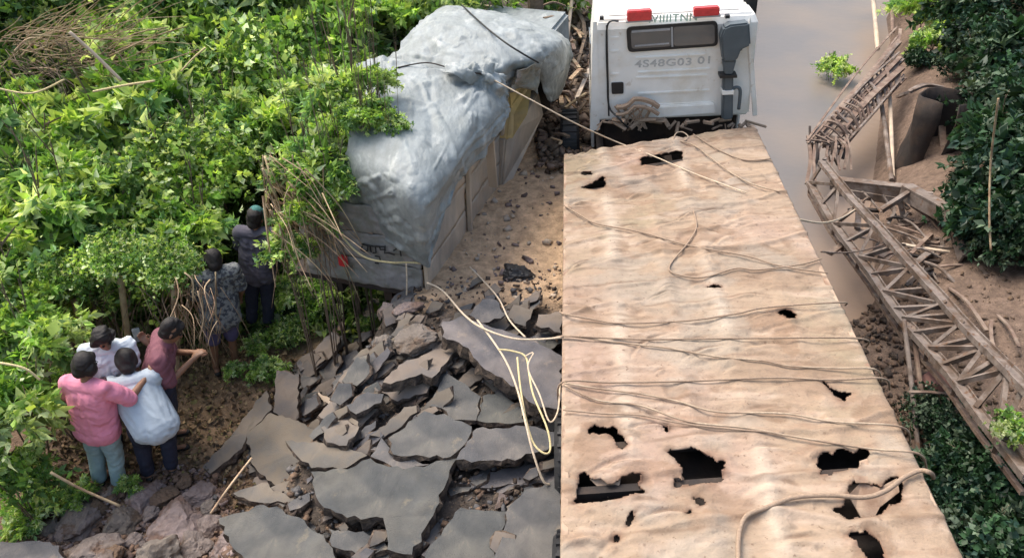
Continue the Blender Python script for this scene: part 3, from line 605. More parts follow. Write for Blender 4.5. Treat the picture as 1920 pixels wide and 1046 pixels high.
far_rows = [
 [(700, 140, .55), (740, 165, .55), (800, 175, .6), (860, 180, .6), (905, 185, .6), (945, 185, .55), (955, 175, .5), (958, 165, .45)],
 [(720, 118, .75), (760, 112, .85), (815, 125, .88), (870, 138, .88), (920, 152, .82), (962, 142, .72), (975, 138, .65), (985, 140, .5)],
 [(745, 95, .85), (785, 80, .98), (835, 92, 1.02), (885, 102, 1.02), (935, 118, .98), (985, 122, .88), (1005, 130, .75), (1010, 150, .5)],
 [(765, 68, .9), (805, 52, 1.05), (850, 62, 1.1), (900, 72, 1.1), (955, 88, 1.05), (1012, 102, .95), (1040, 122, .7), (1030, 190, .1)],
 [(790, 40, .9), (830, 26, 1.05), (868, 32, 1.1), (920, 42, 1.12), (985, 62, 1.08), (1040, 84, .95), (1062, 112, .6), (1050, 180, -.1)],
 [(815, 22, .8), (850, 13, .95), (882, 17, 1.0), (940, 26, 1.0), (1005, 46, .95), (1052, 68, .85), (1070, 95, .5), (1062, 150, -.1)],
 [(830, 20, .5), (858, 14, .6), (888, 20, .7), (945, 28, .7), (1008, 46, .7), (1052, 66, .6), (1068, 90, .3), (1068, 120, 0)],
]
sheet('tarpaulin', far_rows, 'tarp', 'smoother grey tarpaulin over the higher hump of the load beside the white cab', (230, 200), .018, 4, seed=9, crease=.022)
sheet('tarpaulin', [
 [(905, 200, .62), (920, 225, .5), (930, 235, .4), (955, 220, .3)],
 [(890, 160, .86), (915, 165, .82), (935, 175, .75), (955, 195, .5)],
 [(840, 140, 1.02), (880, 130, 1.02), (915, 140, .98), (950, 165, .75)],
 [(835, 120, 1.0), (875, 118, 1.02), (915, 125, 1.0), (945, 145, .85)]], 'tarp', 'loose flap of tarpaulin hanging above the pale side boards', (110, 110), .03, 7, seed=4, crease=.05)
sheet('tarpaulin', [
 [(955, 175, .55), (975, 165, .58), (1000, 170, .5), (1008, 178, .45)],
 [(962, 150, .72), (980, 140, .76), (998, 138, .72), (1008, 150, .6)],
 [(970, 132, .86), (985, 128, .88), (1000, 120, .88), (1010, 120, .8)]], 'tarpdark', 'dark torn tarpaulin corner curling over the yellow sack', (40, 40), .03, 9, seed=6, crease=.03)
sheet('tarpaulin', [
 [(632, 395, -.1), (680, 420, -.15), (740, 455, -.25), (790, 480, -.3)],
 [(628, 355, .1), (660, 350, .2), (700, 352, .25), (720, 350, .3)],
 [(640, 325, .3), (665, 315, .42), (700, 318, .5), (722, 320, .55)]], 'tarpdark', 'darker bundled tarpaulin fold tucked under the hump beside the bushes', (110, 110), .04, 8, seed=12, crease=.06)
# cargo mass that holds the tarpaulins up
q = MB(); bb = [L2(670, 330, .2), L2(790, 400, .1), L2(915, 200, .45), L2(700, 150, .6)]
q.prism([Vector((p.x, p.y, p.z)) for p in bb], (0, 0, -.6)); q.build('cargo_block', M['darksteel'], T2)
bb = [L2(770, 120, .6), L2(930, 165, .55), L2(1035, 100, .55), L2(850, 30, .6)]
q = MB(); q.prism([Vector((p.x, p.y, p.z)) for p in bb], (0, 0, -.8)); q.build('cargo_block', M['darksteel'], T2)

# ================================================================== BROKEN ASPHALT SLABS
def slab(pxs, label, off=.08, tilt=(0, 0), th=.09, mt='asphalt', group=None, name='asphalt_slab', cat='asphalt slab', jit=.02, cen=None):
    cx = sum(p[0] for p in pxs) / len(pxs); cy = sum(p[1] for p in pxs) / len(pxs)
    if cen: cx, cy = cen
    if group == G1 and abs(tilt[1]) < .2: tilt = (tilt[0], tilt[1] - .10); off += .05; th *= 1.35
    c = hit(cx, cy, off); n = Vector((-tilt[0], -tilt[1], 1)).normalized()
    pts = [on_plane(a, b, c, n) for a, b in pxs]
    rim = []
    rnd = random.Random(int(cx * 31 + cy))
    for i, p in enumerate(pts):                            # broken edges: finer, uneven points along the outline
        q_ = pts[(i + 1) % len(pts)]; L_ = (q_ - p).length; k = max(1, int(L_ / .05)); side_ = (q_ - p).cross(n).normalized()
        for j in range(k):
            t = j / k; e = rnd.uniform(-1, 1) * jit * min(1, L_ / .2) * (1 if j else .3); rim.append(p.lerp(q_, t) + side_ * e)
    m_ = len(rim); top = []
    bmx = bmesh.new(); ctr = sum(rim, Vector()) / m_
    inv = c
    vt = [bmx.verts.new(p - inv + n * rnd.uniform(-.004, .004)) for p in rim]
    f = bmx.faces.new(vt)
    low = [bmx.verts.new(p - inv - n * (th * rnd.uniform(.7, 1.15)) + (p - ctr).normalized() * rnd.uniform(-.035, .03)) for p in rim]
    mid = [bmx.verts.new(p - inv - n * (th * rnd.uniform(.25, .5)) + (p - ctr).normalized() * rnd.uniform(-.008, .025)) for p in rim]
    for a_, b_ in ((vt, mid), (mid, low)):
        for i in range(m_):
            j = (i + 1) % m_; g = bmx.faces.new((a_[i], b_[i], b_[j], a_[j])); g.material_index = 1
    g = bmx.faces.new(low[::-1]); g.material_index = 1
    bmesh.ops.triangulate(bmx, faces=[f, g]); bmesh.ops.recalc_face_normals(bmx, faces=bmx.faces)
    # gentle warp of the top
    for v_ in bmx.verts:
        q_ = v_.co + inv; v_.co += n * float(fbm(q_.x * 2.2, q_.y * 2.2, 2)) * .025
    me = bpy.data.meshes.new(name); bmx.to_mesh(me); bmx.free()
    o = linkobj(name, me, [M[mt], M['asphaltedge']]); o.location = inv
    return tag(o, label, cat, group)
G1 = 'broken slabs of the collapsed road'
SL = [
 ([(830,603),(868,591),(893,603),(951,622),(1004,639),(1052,666),(1052,767),(1004,758),(975,733),(951,714),(902,685),(878,656),(830,632)], 'largest grey slab at the crest of the heap, under the hanging pale rope loops', .30, (-.05, .10), .10, 'asphalt'),
 ([(718,716),(747,685),(791,666),(830,642),(868,651),(844,671),(827,690),(810,709),(791,700),(767,707),(733,719)], 'pale brown slab with a wavy broken edge just below the brown clod', .20, (-.05, -.05), .07, 'asphaltdust'),
 ([(806,762),(839,700),(868,719),(902,743),(893,787),(849,787),(830,767)], 'grey slab with a peaked top below the dark hollow of the crest slab', .13, (.05, .10), .07, 'asphalt'),
 ([(895,787),(905,743),(936,733),(975,762),(984,789),(912,791)], 'grey slab split by a crack from the peaked slab, behind the rope loops', .13, (.0, .08), .07, 'asphalt'),
 ([(738,849),(728,820),(796,770),(844,782),(885,799),(864,840),(844,857),(767,854)], 'mid grey slab resting above the big pale slab, its lower edge dark and curved', .18, (.05, .12), .07, 'asphalt'),
 ([(856,862),(893,801),(980,796),(1052,811),(1050,835),(999,849),(941,864)], 'broad grey slab over the long black hollow beside the rusty deck', .20, (-.04, .14), .08, 'asphalt'),
 ([(588,917),(583,883),(651,878),(694,859),(757,878),(856,859),(835,907),(806,975),(772,1038),(728,1028),(718,970),(651,970),(607,951)], 'big fan shaped grey slab speckled with pale grit in the middle of the heap', .16, (.02, .16), .09, 'asphalt'),
 ([(460,816),(472,782),(506,772),(564,791),(612,816),(559,847),(612,874),(578,888),(588,927),(540,917),(501,898),(474,869)], 'pale brown slab at the gully edge beneath the upright slab', .12, (.10, .12), .08, 'asphaltdust'),
 ([(612,830),(602,801),(651,789),(675,801),(651,835)], 'small five sided slab between the splintered chips and the big fan shaped slab', .13, (.08, .10), .05, 'asphaltdust'),
 ([(535,825),(602,830),(651,840),(689,854),(651,876),(583,876),(552,849)], 'cracked flat slab touching the upper rim of the big fan shaped slab', .10, (.06, .12), .06, 'asphaltdust'),
 ([(409,970),(496,946),(569,975),(607,1004),(641,1060),(467,1070),(428,1004)], 'smooth dark grey slab beside the brown boulders, its surface unbroken', .14, (.10, .18), .09, 'asphalt'),
 ([(436,922),(491,903),(525,922),(569,941),(496,944),(477,941)], 'thin grey slab wedged over the smooth dark slab, pointing at the dark hollow', .15, (.10, .18), .05, 'asphaltdust'),
 ([(511,772),(518,695),(559,700),(559,782),(547,801)], 'upright tan slab standing on end at the gully edge', .26, (.25, .9), .07, 'asphaltdust'),
 ([(561,719),(559,690),(622,622),(636,632),(631,656),(583,704)], 'long tan slab tipped on its edge beside the green weeds', .20, (.35, .5), .07, 'asphaltdust'),
 ([(380,878),(467,772),(501,733),(508,767),(462,811),(453,840),(395,888)], 'long narrow tan slab leaning down towards the people', .06, (.25, .1), .07, 'asphaltdust'),
 ([(641,714),(670,671),(689,666),(694,700),(670,724)], 'small grey slab tipped between the long tan slab and the brown clod', .22, (.3, .35), .05, 'asphalt'),
 ([(694,816),(757,762),(781,760),(781,772),(718,820)], 'narrow pale sliver of asphalt leaning across the splintered chips', .22, (.1, .5), .05, 'asphaltdust'),
 ([(694,854),(714,820),(747,854),(806,869),(752,878)], 'pointed grey shard squeezed between the fan shaped slab and the mid grey slab', .13, (.05, .15), .05, 'asphalt'),
 ([(859,905),(902,888),(980,873),(1047,862),(1050,903),(980,908),(893,912)], 'dark slab lying inside the long black hollow beside the rusty deck', .02, (.0, .12), .06, 'asphalt'),
 ([(955,951),(984,917),(1054,898),(1054,1070),(920,1070)], 'cracked dark slab against the rusty deck where the heap meets the frame bottom', .16, (0, .12), .08, 'asphalt'),
 ([(800,1030),(864,951),(922,956),(951,958),(917,1070),(790,1070)], 'dark square shouldered slab between the fan shaped slab and the deck side slab', .10, (0, .15), .07, 'asphalt'),
 ([(617,990),(718,1004),(728,1028),(670,1040),(622,1025)], 'purplish slab end poking out below the big fan shaped slab', .08, (0, .1), .09, 'asphalt'),
 ([(660,598),(700,560),(722,568),(690,600),(668,612)], 'pale green grey block lying under the lettered tailboard', .12, (.1, .2), .06, 'asphaltdust'),
 ([(733,629),(762,588),(777,593),(743,632)], 'thin brown plank shaped chunk leaning towards the sand', .16, (.2, .4), .04, 'asphaltdust'),
 ([(588,743),(598,736),(636,755),(627,764)], 'small bright chip with a flat pale face among the splinters', .17, (.1, .3), .04, 'board'),
 ([(640,668),(660,656),(689,662),(665,700),(636,724),(622,719)], 'grey slab half buried behind the upright slabs, next to the weeds', .14, (.2, .3), .05, 'asphalt'),
 ([(880,590),(905,560),(930,562),(948,590),(905,605)], 'small blue grey slab under the rope, by the dark tyre', .22, (.1, .3), .04, 'asphalt'),
 ([(950,595),(962,572),(1000,580),(985,612)], 'round shouldered brown chunk right of the blue grey slab, below the tyre', .2, (0, .3), .06, 'asphaltdust'),
 ([(1005,610),(1010,590),(1052,585),(1052,625)], 'flat brown chunk wedged against the deck rail above the crest slab', .2, (0, .2), .05, 'asphaltdust'),
 ([(757,878),(800,872),(840,868),(838,884),(800,896),(764,892)], 'thin dark slab edge lying across the top of the fan shaped slab', .04, (.0, .1), .04, 'asphalt'),
 ([(-10,1020),(60,1014),(112,1022),(125,1070),(-10,1070)], 'purple grey slab corner beneath the leafy sprig, below the boulders', .12, (0, .1), .08, 'asphalt'),
 ([(650,760),(690,735),(720,738),(715,756),(668,778)], 'dark splinter of asphalt lying over the clods in the middle of the heap', .2, (.1, .35), .05, 'asphalt'),
 ([(715,735),(760,722),(810,715),(800,735),(745,752)], 'striped brown splinter just under the wavy pale brown slab', .14, (.1, .3), .05, 'asphaltdust'),
 ([(600,690),(625,660),(640,668),(628,705),(604,722)], 'leaning brown shard behind the long tan slab', .14, (.4, .4), .05, 'asphaltdust'),
]
for s_ in SL: slab(s_[0], s_[1], s_[2], s_[3], s_[4], s_[5], G1)
# rocks
def rock(px, py, wpx, label, off=0, group='boulders below the gully', squash=.65, mt='rock', seed=None, name='boulder', cat='boulder'):
    c = hit(px, py, off); D_ = (c - CAMP).dot(FW); r = wpx / 2 / FPX * D_
    bmx = bmesh.new(); bmesh.ops.create_icosphere(bmx, subdivisions=4, radius=1); rd = random.Random(seed or int(px * 7 + py)); o3 = Vector((rd.random() * 9, rd.random() * 9, rd.random() * 9))
    planes = [(Vector((rd.gauss(0, 1), rd.gauss(0, 1), rd.gauss(0, 1))).normalized(), rd.uniform(.55, .9)) for _ in range(16)]
    for v_ in bmx.verts:
        d = v_.co.normalized(); k = min([1.15] + [pd / d.dot(pn) for pn, pd in planes if d.dot(pn) > .2]); k *= 1 + .20 * mnoise.noise(d * 2.2 + o3) + .16 * abs(mnoise.noise(d * 5 + o3)) + .07 * mnoise.noise(d * 11 + o3) + .04 * mnoise.noise(d * 24 + o3)
        v_.co = Vector((d.x * k * r, d.y * k * r * 1.0, d.z * k * r * squash))
    me = bpy.data.meshes.new(name); bmx.to_mesh(me); bmx.free(); o = linkobj(name, me, M[mt]); o.location = c; o.rotation_euler = (rd.uniform(-.3, .3), rd.uniform(-.3, .3), rd.uniform(0, 6))
    return tag(o, label, cat, group)
for r_ in [
 (150, 975, 90, 'flat tan boulder beside the dark bush at the heap corner'), (230, 985, 95, 'reddish brown boulder with a dark hollow, between the tan and pale boulders'),
 (335, 985, 120, 'largest and palest boulder in the pile'), (265, 935, 80, 'grey crumbly boulder behind the palest one'), (400, 990, 70, 'dark brown clod touching the smooth dark slab'),
 (160, 1040, 100, 'yellow flecked boulder above the purple grey slab corner'), (300, 1045, 110, 'dark striped boulder at the foot of the pile'), (430, 1030, 80, 'brown clod lying against the smooth dark slab'),
 (370, 930, 60, 'small tan stone at the top of the pile near the people'), (210, 930, 55, 'shaded brown stone under the pale weeds')]: rock(r_[0], r_[1], r_[2], r_[3], .05)
rock(790, 640, 85, 'brown earth clod jammed between the pale brown slab and the crest slab', .18, None, .6, 'rock', 5, 'earth_clod', 'clod')
rock(720, 650, 60, 'smaller brown clod just behind the pale brown slab', .14, None, .6, 'rock', 8, 'earth_clod', 'clod')
rock(760, 580, 60, 'purple brown clod lying under the tailboard corner', .12, None, .6, 'rock', 11, 'earth_clod', 'clod')
# small rubble, joined
def rubble(name, n, region, smin, smax, mts, label, seed, offs=.0, flat=.6):
    rd = np.random.default_rng(seed); V_, F_, MI = [], [], []; b = 0
    ico = bmesh.new(); bmesh.ops.create_cube(ico, size=1.5); bmesh.ops.triangulate(ico, faces=ico.faces); base = np.array([v_.co[:] for v_ in ico.verts]); fc = np.array([[q.index for q in f.verts] for f in ico.faces]); ico.free()
    k = 0
    while k < n:
        px, py = rd.uniform(region[0], region[2]), rd.uniform(region[1], region[3])
        if len(region) > 4 and not inpoly([Vector((a, b_, 0)) for a, b_ in region[4]], np.array([px]), np.array([py]))[0]: continue
        c = hit(px, py, 0); s = smin + (smax - smin) * rd.random() ** 2.5
        v_ = base * (1 + rd.uniform(-.5, .35, (len(base), 3))) * s * np.array([rd.uniform(.6, 1.5), rd.uniform(.6, 1.3), flat * rd.uniform(.6, 1.2)])
        m3 = np.array(Matrix.Rotation(rd.uniform(0, 6), 3, 'Z') @ Matrix.Rotation(rd.uniform(-.9, .9), 3, 'X')); v_ = v_ @ m3.T
        z0 = float(terr(c.x, c.y)); v_ += np.array([c.x, c.y, z0 + s * flat * .4 + offs * rd.random()]); V_.append(v_); F_.append(fc + b); MI += [rd.integers(len(mts))] * len(fc); b += len(base); k += 1
    me = npmesh(name, np.concatenate(V_), np.concatenate(F_)); o = linkobj(name, me, [M[q] for q in mts]); me.polygons.foreach_set('material_index', np.array(MI, np.int32)); return tag(o, label, None, None, 'stuff')
heap_poly = [(380, 880), (500, 740), (640, 600), (720, 560), (1052, 500), (1052, 1046), (400, 1046)]
rubble('asphalt_rubble', 3600, (380, 500, 1052, 1046, heap_poly), .005, .032, ['asphaltedge', 'asphaltedge', 'asphalt', 'clod'], 'crumbled asphalt and earth between the broken slabs', 1, .08)
rubble('stone_rubble', 3000, (60, 860, 480, 1046, [(60, 1046), (90, 980), (180, 920), (300, 870), (400, 880), (480, 1046)]), .006, .05, ['rock', 'clod', 'clod'], 'loose stones around the boulders', 2, .03)
rubble('sand_clods', 220, (840, 230, 1056, 560), .01, .05, ['board', 'rock'], 'sandy clods between the two trucks', 3, .0)
rubble('bank_rubble', 900, (1560, 540, 1740, 860), .01, .07, ['clod', 'asphaltedge'], 'muddy clods on the river bank below the truss', 4, .02)
rubble('far_rubble', 1400, (1010, 20, 1110, 330), .02, .09, ['clod', 'bark', 'trussdark'], 'brown rubble and splinters behind the two trucks', 5, .1)
rubble('slope_rubble', 220, (1780, 430, 1915, 800), .008, .045, ['clod'], 'reddish clods on the slope beyond the truss', 6, .0)
# splintered chips as things
CH = 'loose chips of broken asphalt'
rd = random.Random(4)
chipspots = []
while len(chipspots) < 95:
    px, py = rd.uniform(480, 1050), rd.uniform(520, 1040)
    if inpoly([Vector((a, b_, 0)) for a, b_ in heap_poly], np.array([px]), np.array([py]))[0] and (rd.random() < .25 or (560 < px < 800 and 640 < py < 850) or py < 620): chipspots.append((px, py))
for px, py in chipspots:
    s_ = rd.uniform(9, 30); a0 = rd.uniform(0, 6); asp = rd.uniform(.35, .8)
    pts = []
    for k in range(rd.choice((4, 5, 5, 6))):
        a = a0 + k * 6.283 / 5; rr = s_ * rd.uniform(.7, 1.2); qx, qy = math.cos(a) * rr, math.sin(a) * rr * asp; an = -.7 + rd.uniform(-.4, .4)
        pts.append((px + qx * math.cos(an) - qy * math.sin(an), py + qx * math.sin(an) + qy * math.cos(an)))
    slab(pts, 'small chip of broken asphalt wedged among the big slabs of the heap', rd.uniform(.03, .18), (rd.uniform(-.5, .5), rd.uniform(-.2, .7)), .035, rd.choice(('asphalt', 'asphaltdust', 'asphaltdust', 'rock')), CH, 'asphalt_chip', 'asphalt chip', .008)
FILL = 'half buried pieces of asphalt under the big slabs'
k = 0
while k < 80:
    px, py = rd.uniform(420, 1045), rd.uniform(560, 1046)
    if not inpoly([Vector((a, b_, 0)) for a, b_ in heap_poly], np.array([px]), np.array([py]))[0]: continue
    k += 1; s_ = rd.uniform(24, 52); a0 = rd.uniform(0, 6); n_ = rd.choice((4, 5, 6)); pts = []
    for j in range(n_):
        a = a0 + j * 6.283 / n_; rr = s_ * rd.uniform(.7, 1.15); qx, qy = math.cos(a) * rr, math.sin(a) * rr * .5; an = -.45 + rd.uniform(-.3, .3)
        pts.append((min(1052, px + qx * math.cos(an) - qy * math.sin(an)), py + qx * math.sin(an) + qy * math.cos(an)))
    slab(pts, 'dark broken piece of asphalt half buried beneath the big slabs', rd.uniform(.02, .08), (rd.uniform(-.2, .35), rd.uniform(-.35, .25)), .06, rd.choice(('asphalt', 'asphalt', 'asphaltdust')), FILL, 'asphalt_piece', 'asphalt piece', .015)
k = 0
while k < 42:
    px, py = rd.uniform(560, 850), rd.uniform(610, 830)
    if py < 1130 - px * .72 - 40: continue
    k += 1; s_ = rd.uniform(16, 40); an = -.75 + rd.uniform(-.35, .35); w_ = rd.uniform(.25, .5); pts = []
    for (qx, qy) in ((-1, -.6), (.2, -1), (1, -.5), (.9, .7), (-.3, 1), (-1.1, .4)):
        qx *= s_ * rd.uniform(.8, 1.15); qy *= s_ * w_; pts.append((px + qx * math.cos(an) - qy * math.sin(an), py + qx * math.sin(an) + qy * math.cos(an)))
    slab(pts, 'splintered shard of asphalt standing tilted in the broken middle of the heap', rd.uniform(.08, .2), (rd.uniform(.1, .9), rd.uniform(.1, .9)), .045, rd.choice(('asphalt', 'asphaltdust', 'asphaltdust')), 'tilted shards in the broken middle', 'asphalt_shard', 'asphalt shard', .01)
# tyre in the sand
rock(972, 512, 62, 'black crumpled lump half buried in the sand above the slabs', .02, None, .55, 'black', 21, 'scrap_lump', 'scrap lump')
rock(955, 500, 26, 'small black scrap beside the crumpled lump in the sand', .02, None, .6, 'black', 22, 'scrap_lump', 'scrap lump')
for k_, (a_, b_, w_) in enumerate([(120, 1000, 50), (185, 955, 45), (250, 1015, 50), (310, 930, 50), (360, 1030, 60), (440, 1005, 50), (395, 955, 45), (210, 1040, 50), (280, 965, 40), (345, 905, 36), (90, 990, 40), (420, 975, 36)]):
    rock(a_, b_, w_, 'jagged brown chunk of rubble wedged between the boulders', .06, 'jagged chunks between the boulders', .7, 'clod' if k_ % 2 else 'rock', 50 + k_, 'rubble_chunk', 'rubble chunk')

# ================================================================== COLLAPSED STEEL TRUSS
tz = P(1700, 560, -1.6)
def tbase(name, label, cat, p): 
    o = thing(name, p, label, cat); return o, Matrix.Translation(-Vector(p))
tt, TTI = tbase('bridge_truss', 'long fallen steel truss lying diagonally between the river and the bank', 'truss', P(1700, 600, -1.7))
Apx = [(1518, 345), (1556, 412), (1595, 465), (1633, 515), (1671, 573), (1695, 605), (1740, 655), (1783, 705), (1839, 783), (1930, 900)]
Bpx = [(1541, 306), (1595, 374), (1652, 435), (1709, 500), (1767, 565), (1790, 592), (1825, 630), (1860, 665), (1894, 699), (1960, 770)]
Az = [-2.3, -2.2, -2.1, -2.0, -1.9, -1.85, -1.75, -1.65, -1.5, -1.3]; Bz = [z + .32 + .05 * i / 9 for i, z in enumerate(Az)]
Apt = [TTI @ P(a, b, z) for (a, b), z in zip(Apx, Az)]; Bpt = [TTI @ P(a, b, z) for (a, b), z in zip(Bpx, Bz)]
def along(pts, t):
    f = t * (len(pts) - 1); i = min(int(f), len(pts) - 2); return pts[i].lerp(pts[i + 1], f - i)
for nm, pts, w_ in (('chord', Apt, .12), ('chord', Bpt, .13)):
    q = MB()
    for i in range(len(pts) - 1):
        d = (pts[i + 1] - pts[i]).normalized() * .012; q.bar(pts[i] - d, pts[i + 1] + d, w_, .045)
        x = d.cross(Vector((0, 0, 1))).normalized()
        for s_ in (-1, 1): q.bar(pts[i] + x * s_ * w_ / 2 + Vector((0, 0, .02)), pts[i + 1] + x * s_ * w_ / 2 + Vector((0, 0, .02)), .014, .07)
    q.build(nm, M['truss'], tt)
nb = 15
def cp(t): return t ** .9
for k in range(nb + 1):
    t = k / nb; a = along(Apt, t); b_ = along(Bpt, t); q = MB(); q.angle(a + Vector((0, 0, .03)), b_ + Vector((0, 0, -.01)), .05, .012); q.build('cross_strut', M['truss'], tt)
    if k < nb:
        t2 = (k + 1) / nb; q = MB(); a2 = along(Bpt, t) if k % 2 else along(Apt, t); b2 = along(Apt, t2) if k % 2 else along(Bpt, t2)
        q.angle(a2 + Vector((0, 0, .05)), b2 + Vector((0, 0, .01)), .045, .012); q.build('diagonal_brace', M['truss'], tt)
# second chord pair below: gives the truss its depth
q = MB(); low = [p + Vector((.05, .03, -.22)) for p in Apt]
for i in range(len(low) - 1): q.bar(low[i], low[i + 1], .05, .04)
q.build('lower_chord', M['trussdark'], tt)
for k in range(0, nb + 1, 2):
    t = k / nb; q = MB(); q.bar(along(Apt, t), along(low, t), .04, .03); q.build('hanger', M['trussdark'], tt)
def bars(name, label, cat, segs, mt='truss', part='steel_bar', zref=None):
    o, I = tbase(name, label, cat, P(*segs[0][0]))
    for sg in segs:
        q = MB(); w_ = sg[2]; a, b_ = I @ P(*sg[0]), I @ P(*sg[1])
        if len(sg) > 3 and sg[3] == 'b':                    # bent bar
            mid = a.lerp(b_, .5) + Vector((random.uniform(-.08, .08), 0, random.uniform(-.02, .12))); pts = smooth_path([a, mid, b_], 4)
            for i in range(len(pts) - 1): q.bar(pts[i], pts[i + 1], w_, w_ * .5)
        elif len(sg) > 3 and sg[3] == 't': q.tube([a, a.lerp(b_, .5) + Vector((0, 0, .02)), b_], w_ / 2, 9)
        else: q.angle(a, b_, w_, w_ * .22)
        q.build(part, M[sg[4] if len(sg) > 4 else mt], o)
    return o
# folded arm rising from the end of the truss
segs = []
for k in range(15):
    e = k / 14; s0 = (1512 + 62 * e + random.uniform(-4, 4), 262 + 22 * e + random.uniform(-6, 6), -2.1 - .25 * e); s1 = (1682 + 14 * e, 58 + 88 * e ** .7 + random.uniform(-9, 9), -1.6 - .4 * e)
    segs.append((s0, s1, random.choice((.04, .06, .09, .13)), 'b', random.choice(('truss', 'trussdark', 'trussdark'))))
for k in range(20):
    t = k / 19; a = (1520 + 150 * t, 262 - 165 * t, -2.05 + .3 * t); b_ = (1566 + 120 * t, 286 - 128 * t, -2.3 + .3 * t); segs.append((a, b_, random.choice((.045, .07, .1)), 'b', random.choice(('trussdark', 'trussdark', 'truss'))))
for k in range(16):
    a = (1512 + random.uniform(0, 75), 245 + random.uniform(-10, 35), -2.1); segs.append((a, (a[0] + random.uniform(-14, 12), a[1] + random.uniform(25, 70), -2.4), random.uniform(.03, .06), 'b', random.choice(('trussdark', 'darksteel'))))
segs += [((1515, 255, -2.1), (1512, 345, -2.4), .06, 'b', 'trussdark'), ((1530, 255, -2.1), (1528, 340, -2.3), .05, 'b', 'trussdark'), ((1590, 255, -2.2), (1570, 310, -2.4), .05, 'b', 'trussdark'), ((1580, 250, -2.3), (1545, 300, -2.3), .06, 'b', 'truss')]
segs += [((1672, 95, -1.7), (1688, 55, -1.6), .07, 'b', 'trussdark')]
bars('folded_truss', 'folded end of the steel truss rising steeply over the river to the bushes', 'truss', segs)
bars('bent_frame', 'twisted steel frame behind the long truss, bent like an elbow', 'steel frame', [
 ((1560, 335, -2.2), (1715, 352, -1.9), .17), ((1568, 352, -2.3), (1700, 372, -2.1), .12), ((1700, 348, -1.85), (1792, 398, -1.8), .21), ((1788, 395, -1.8), (1815, 480, -2.0), .15), ((1782, 400, -1.85), (1800, 478, -2.1), .05, 'b', 'trussdark'),
 ((1652, 392, -2.1), (1705, 358, -1.85), .07), ((1705, 358, -1.85), (1750, 362, -1.8), .06), ((1690, 372, -2.0), (1700, 418, -2.4), .06), ((1672, 380, -2.2), (1665, 420, -2.4), .05, 'b'), ((1655, 365, -2.1), (1690, 420, -2.4), .04, 'b'),
 ((1610, 352, -2.2), (1652, 398, -2.3), .035, 't'), ((1710, 385, -2.1), (1790, 470, -2.4), .07, 'b', 'trussdark'), ((1725, 378, -2.0), (1785, 425, -2.1), .12, 'b', 'trussdark')])
bars('tangled_bars', 'tangle of thin bent bars spilling down the muddy slope beside the truss', 'scrap steel', [
 ((1655, 425, -2.3), (1760, 470, -2.3), .05, 'b'), ((1690, 458, -2.3), (1800, 475, -2.2), .06, 'b', 'board'), ((1735, 460, -2.3), (1850, 495, -2.2), .05, 'b'), ((1800, 480, -2.2), (1865, 560, -2.1), .06, 'b'), ((1710, 485, -2.3), (1795, 535, -2.2), .05, 'b'),
 ((1755, 500, -2.2), (1850, 505, -2.2), .04, 'b', 'trussdark'), ((1812, 510, -2.2), (1798, 555, -2.3), .08), ((1832, 508, -2.2), (1822, 560, -2.3), .08), ((1850, 515, -2.2), (1870, 570, -2.2), .07), ((1720, 520, -2.2), (1800, 590, -2.1), .05, 'b', 'trussdark'),
 ((1700, 440, -2.4), (1760, 530, -2.3), .03, 't'), ((1740, 470, -2.3), (1720, 540, -2.3), .03, 't'), ((1780, 540, -2.2), (1850, 620, -2.0), .05, 'b', 'trussdark'), ((1870, 590, -2.0), (1910, 650, -1.9), .04, 'b', 'trussdark'), ((1858, 600, -2.0), (1880, 690, -1.9), .04, 'b', 'trussdark')])
bars('scrap_heap', 'dark rusty scrap bars crushed together under the elbow bent frame', 'scrap steel', [((x_ := random.uniform(1600, 1830), y_ := 380 + (x_ - 1600) * .55 + random.uniform(-30, 50), -2.35), (x_ + random.uniform(-60, 70), y_ + random.uniform(-15, 60), -2.25), random.uniform(.03, .09), 'b', random.choice(('trussdark', 'darksteel', 'trussdark', 'truss'))) for _ in range(44)])
bars('pipe_props', 'pair of thin pale pipes standing behind the folded truss', 'pipe', [((1650, 178, -2.2), (1672, 338, -2.6), .09, 't', 'truss'), ((1668, 178, -2.2), (1674, 332, -2.6), .08, 't', 'board')], part='pipe')
bars('river_pole', 'pale pole standing in the brown water above the folded truss', 'pole', [((1634, -30, -2.2), (1646, 92, -2.6), .12, 't', 'board'), ], part='shaft')
bars('dark_pole', 'darker post at the edge of the bushes above the folded truss', 'pole', [((1670, -30, -2.2), (1674, 60, -2.6), .10, 't', 'trussdark')], part='shaft')
bars('prop_pole', 'tall pale prop pole under the long truss beside the rusty deck', 'pole', [((1695, 600, -1.75), (1722, 850, -2.4), .055, 't', 'truss')], part='shaft')
bars('rusty_prop', 'darker rusty prop close behind the tall pale prop pole', 'pole', [((1712, 612, -1.8), (1738, 842, -2.5), .06, 't', 'trussdark'), ((1705, 735, -1.9), (1800, 742, -2.2), .04, 'b', 'trussdark')], part='shaft')
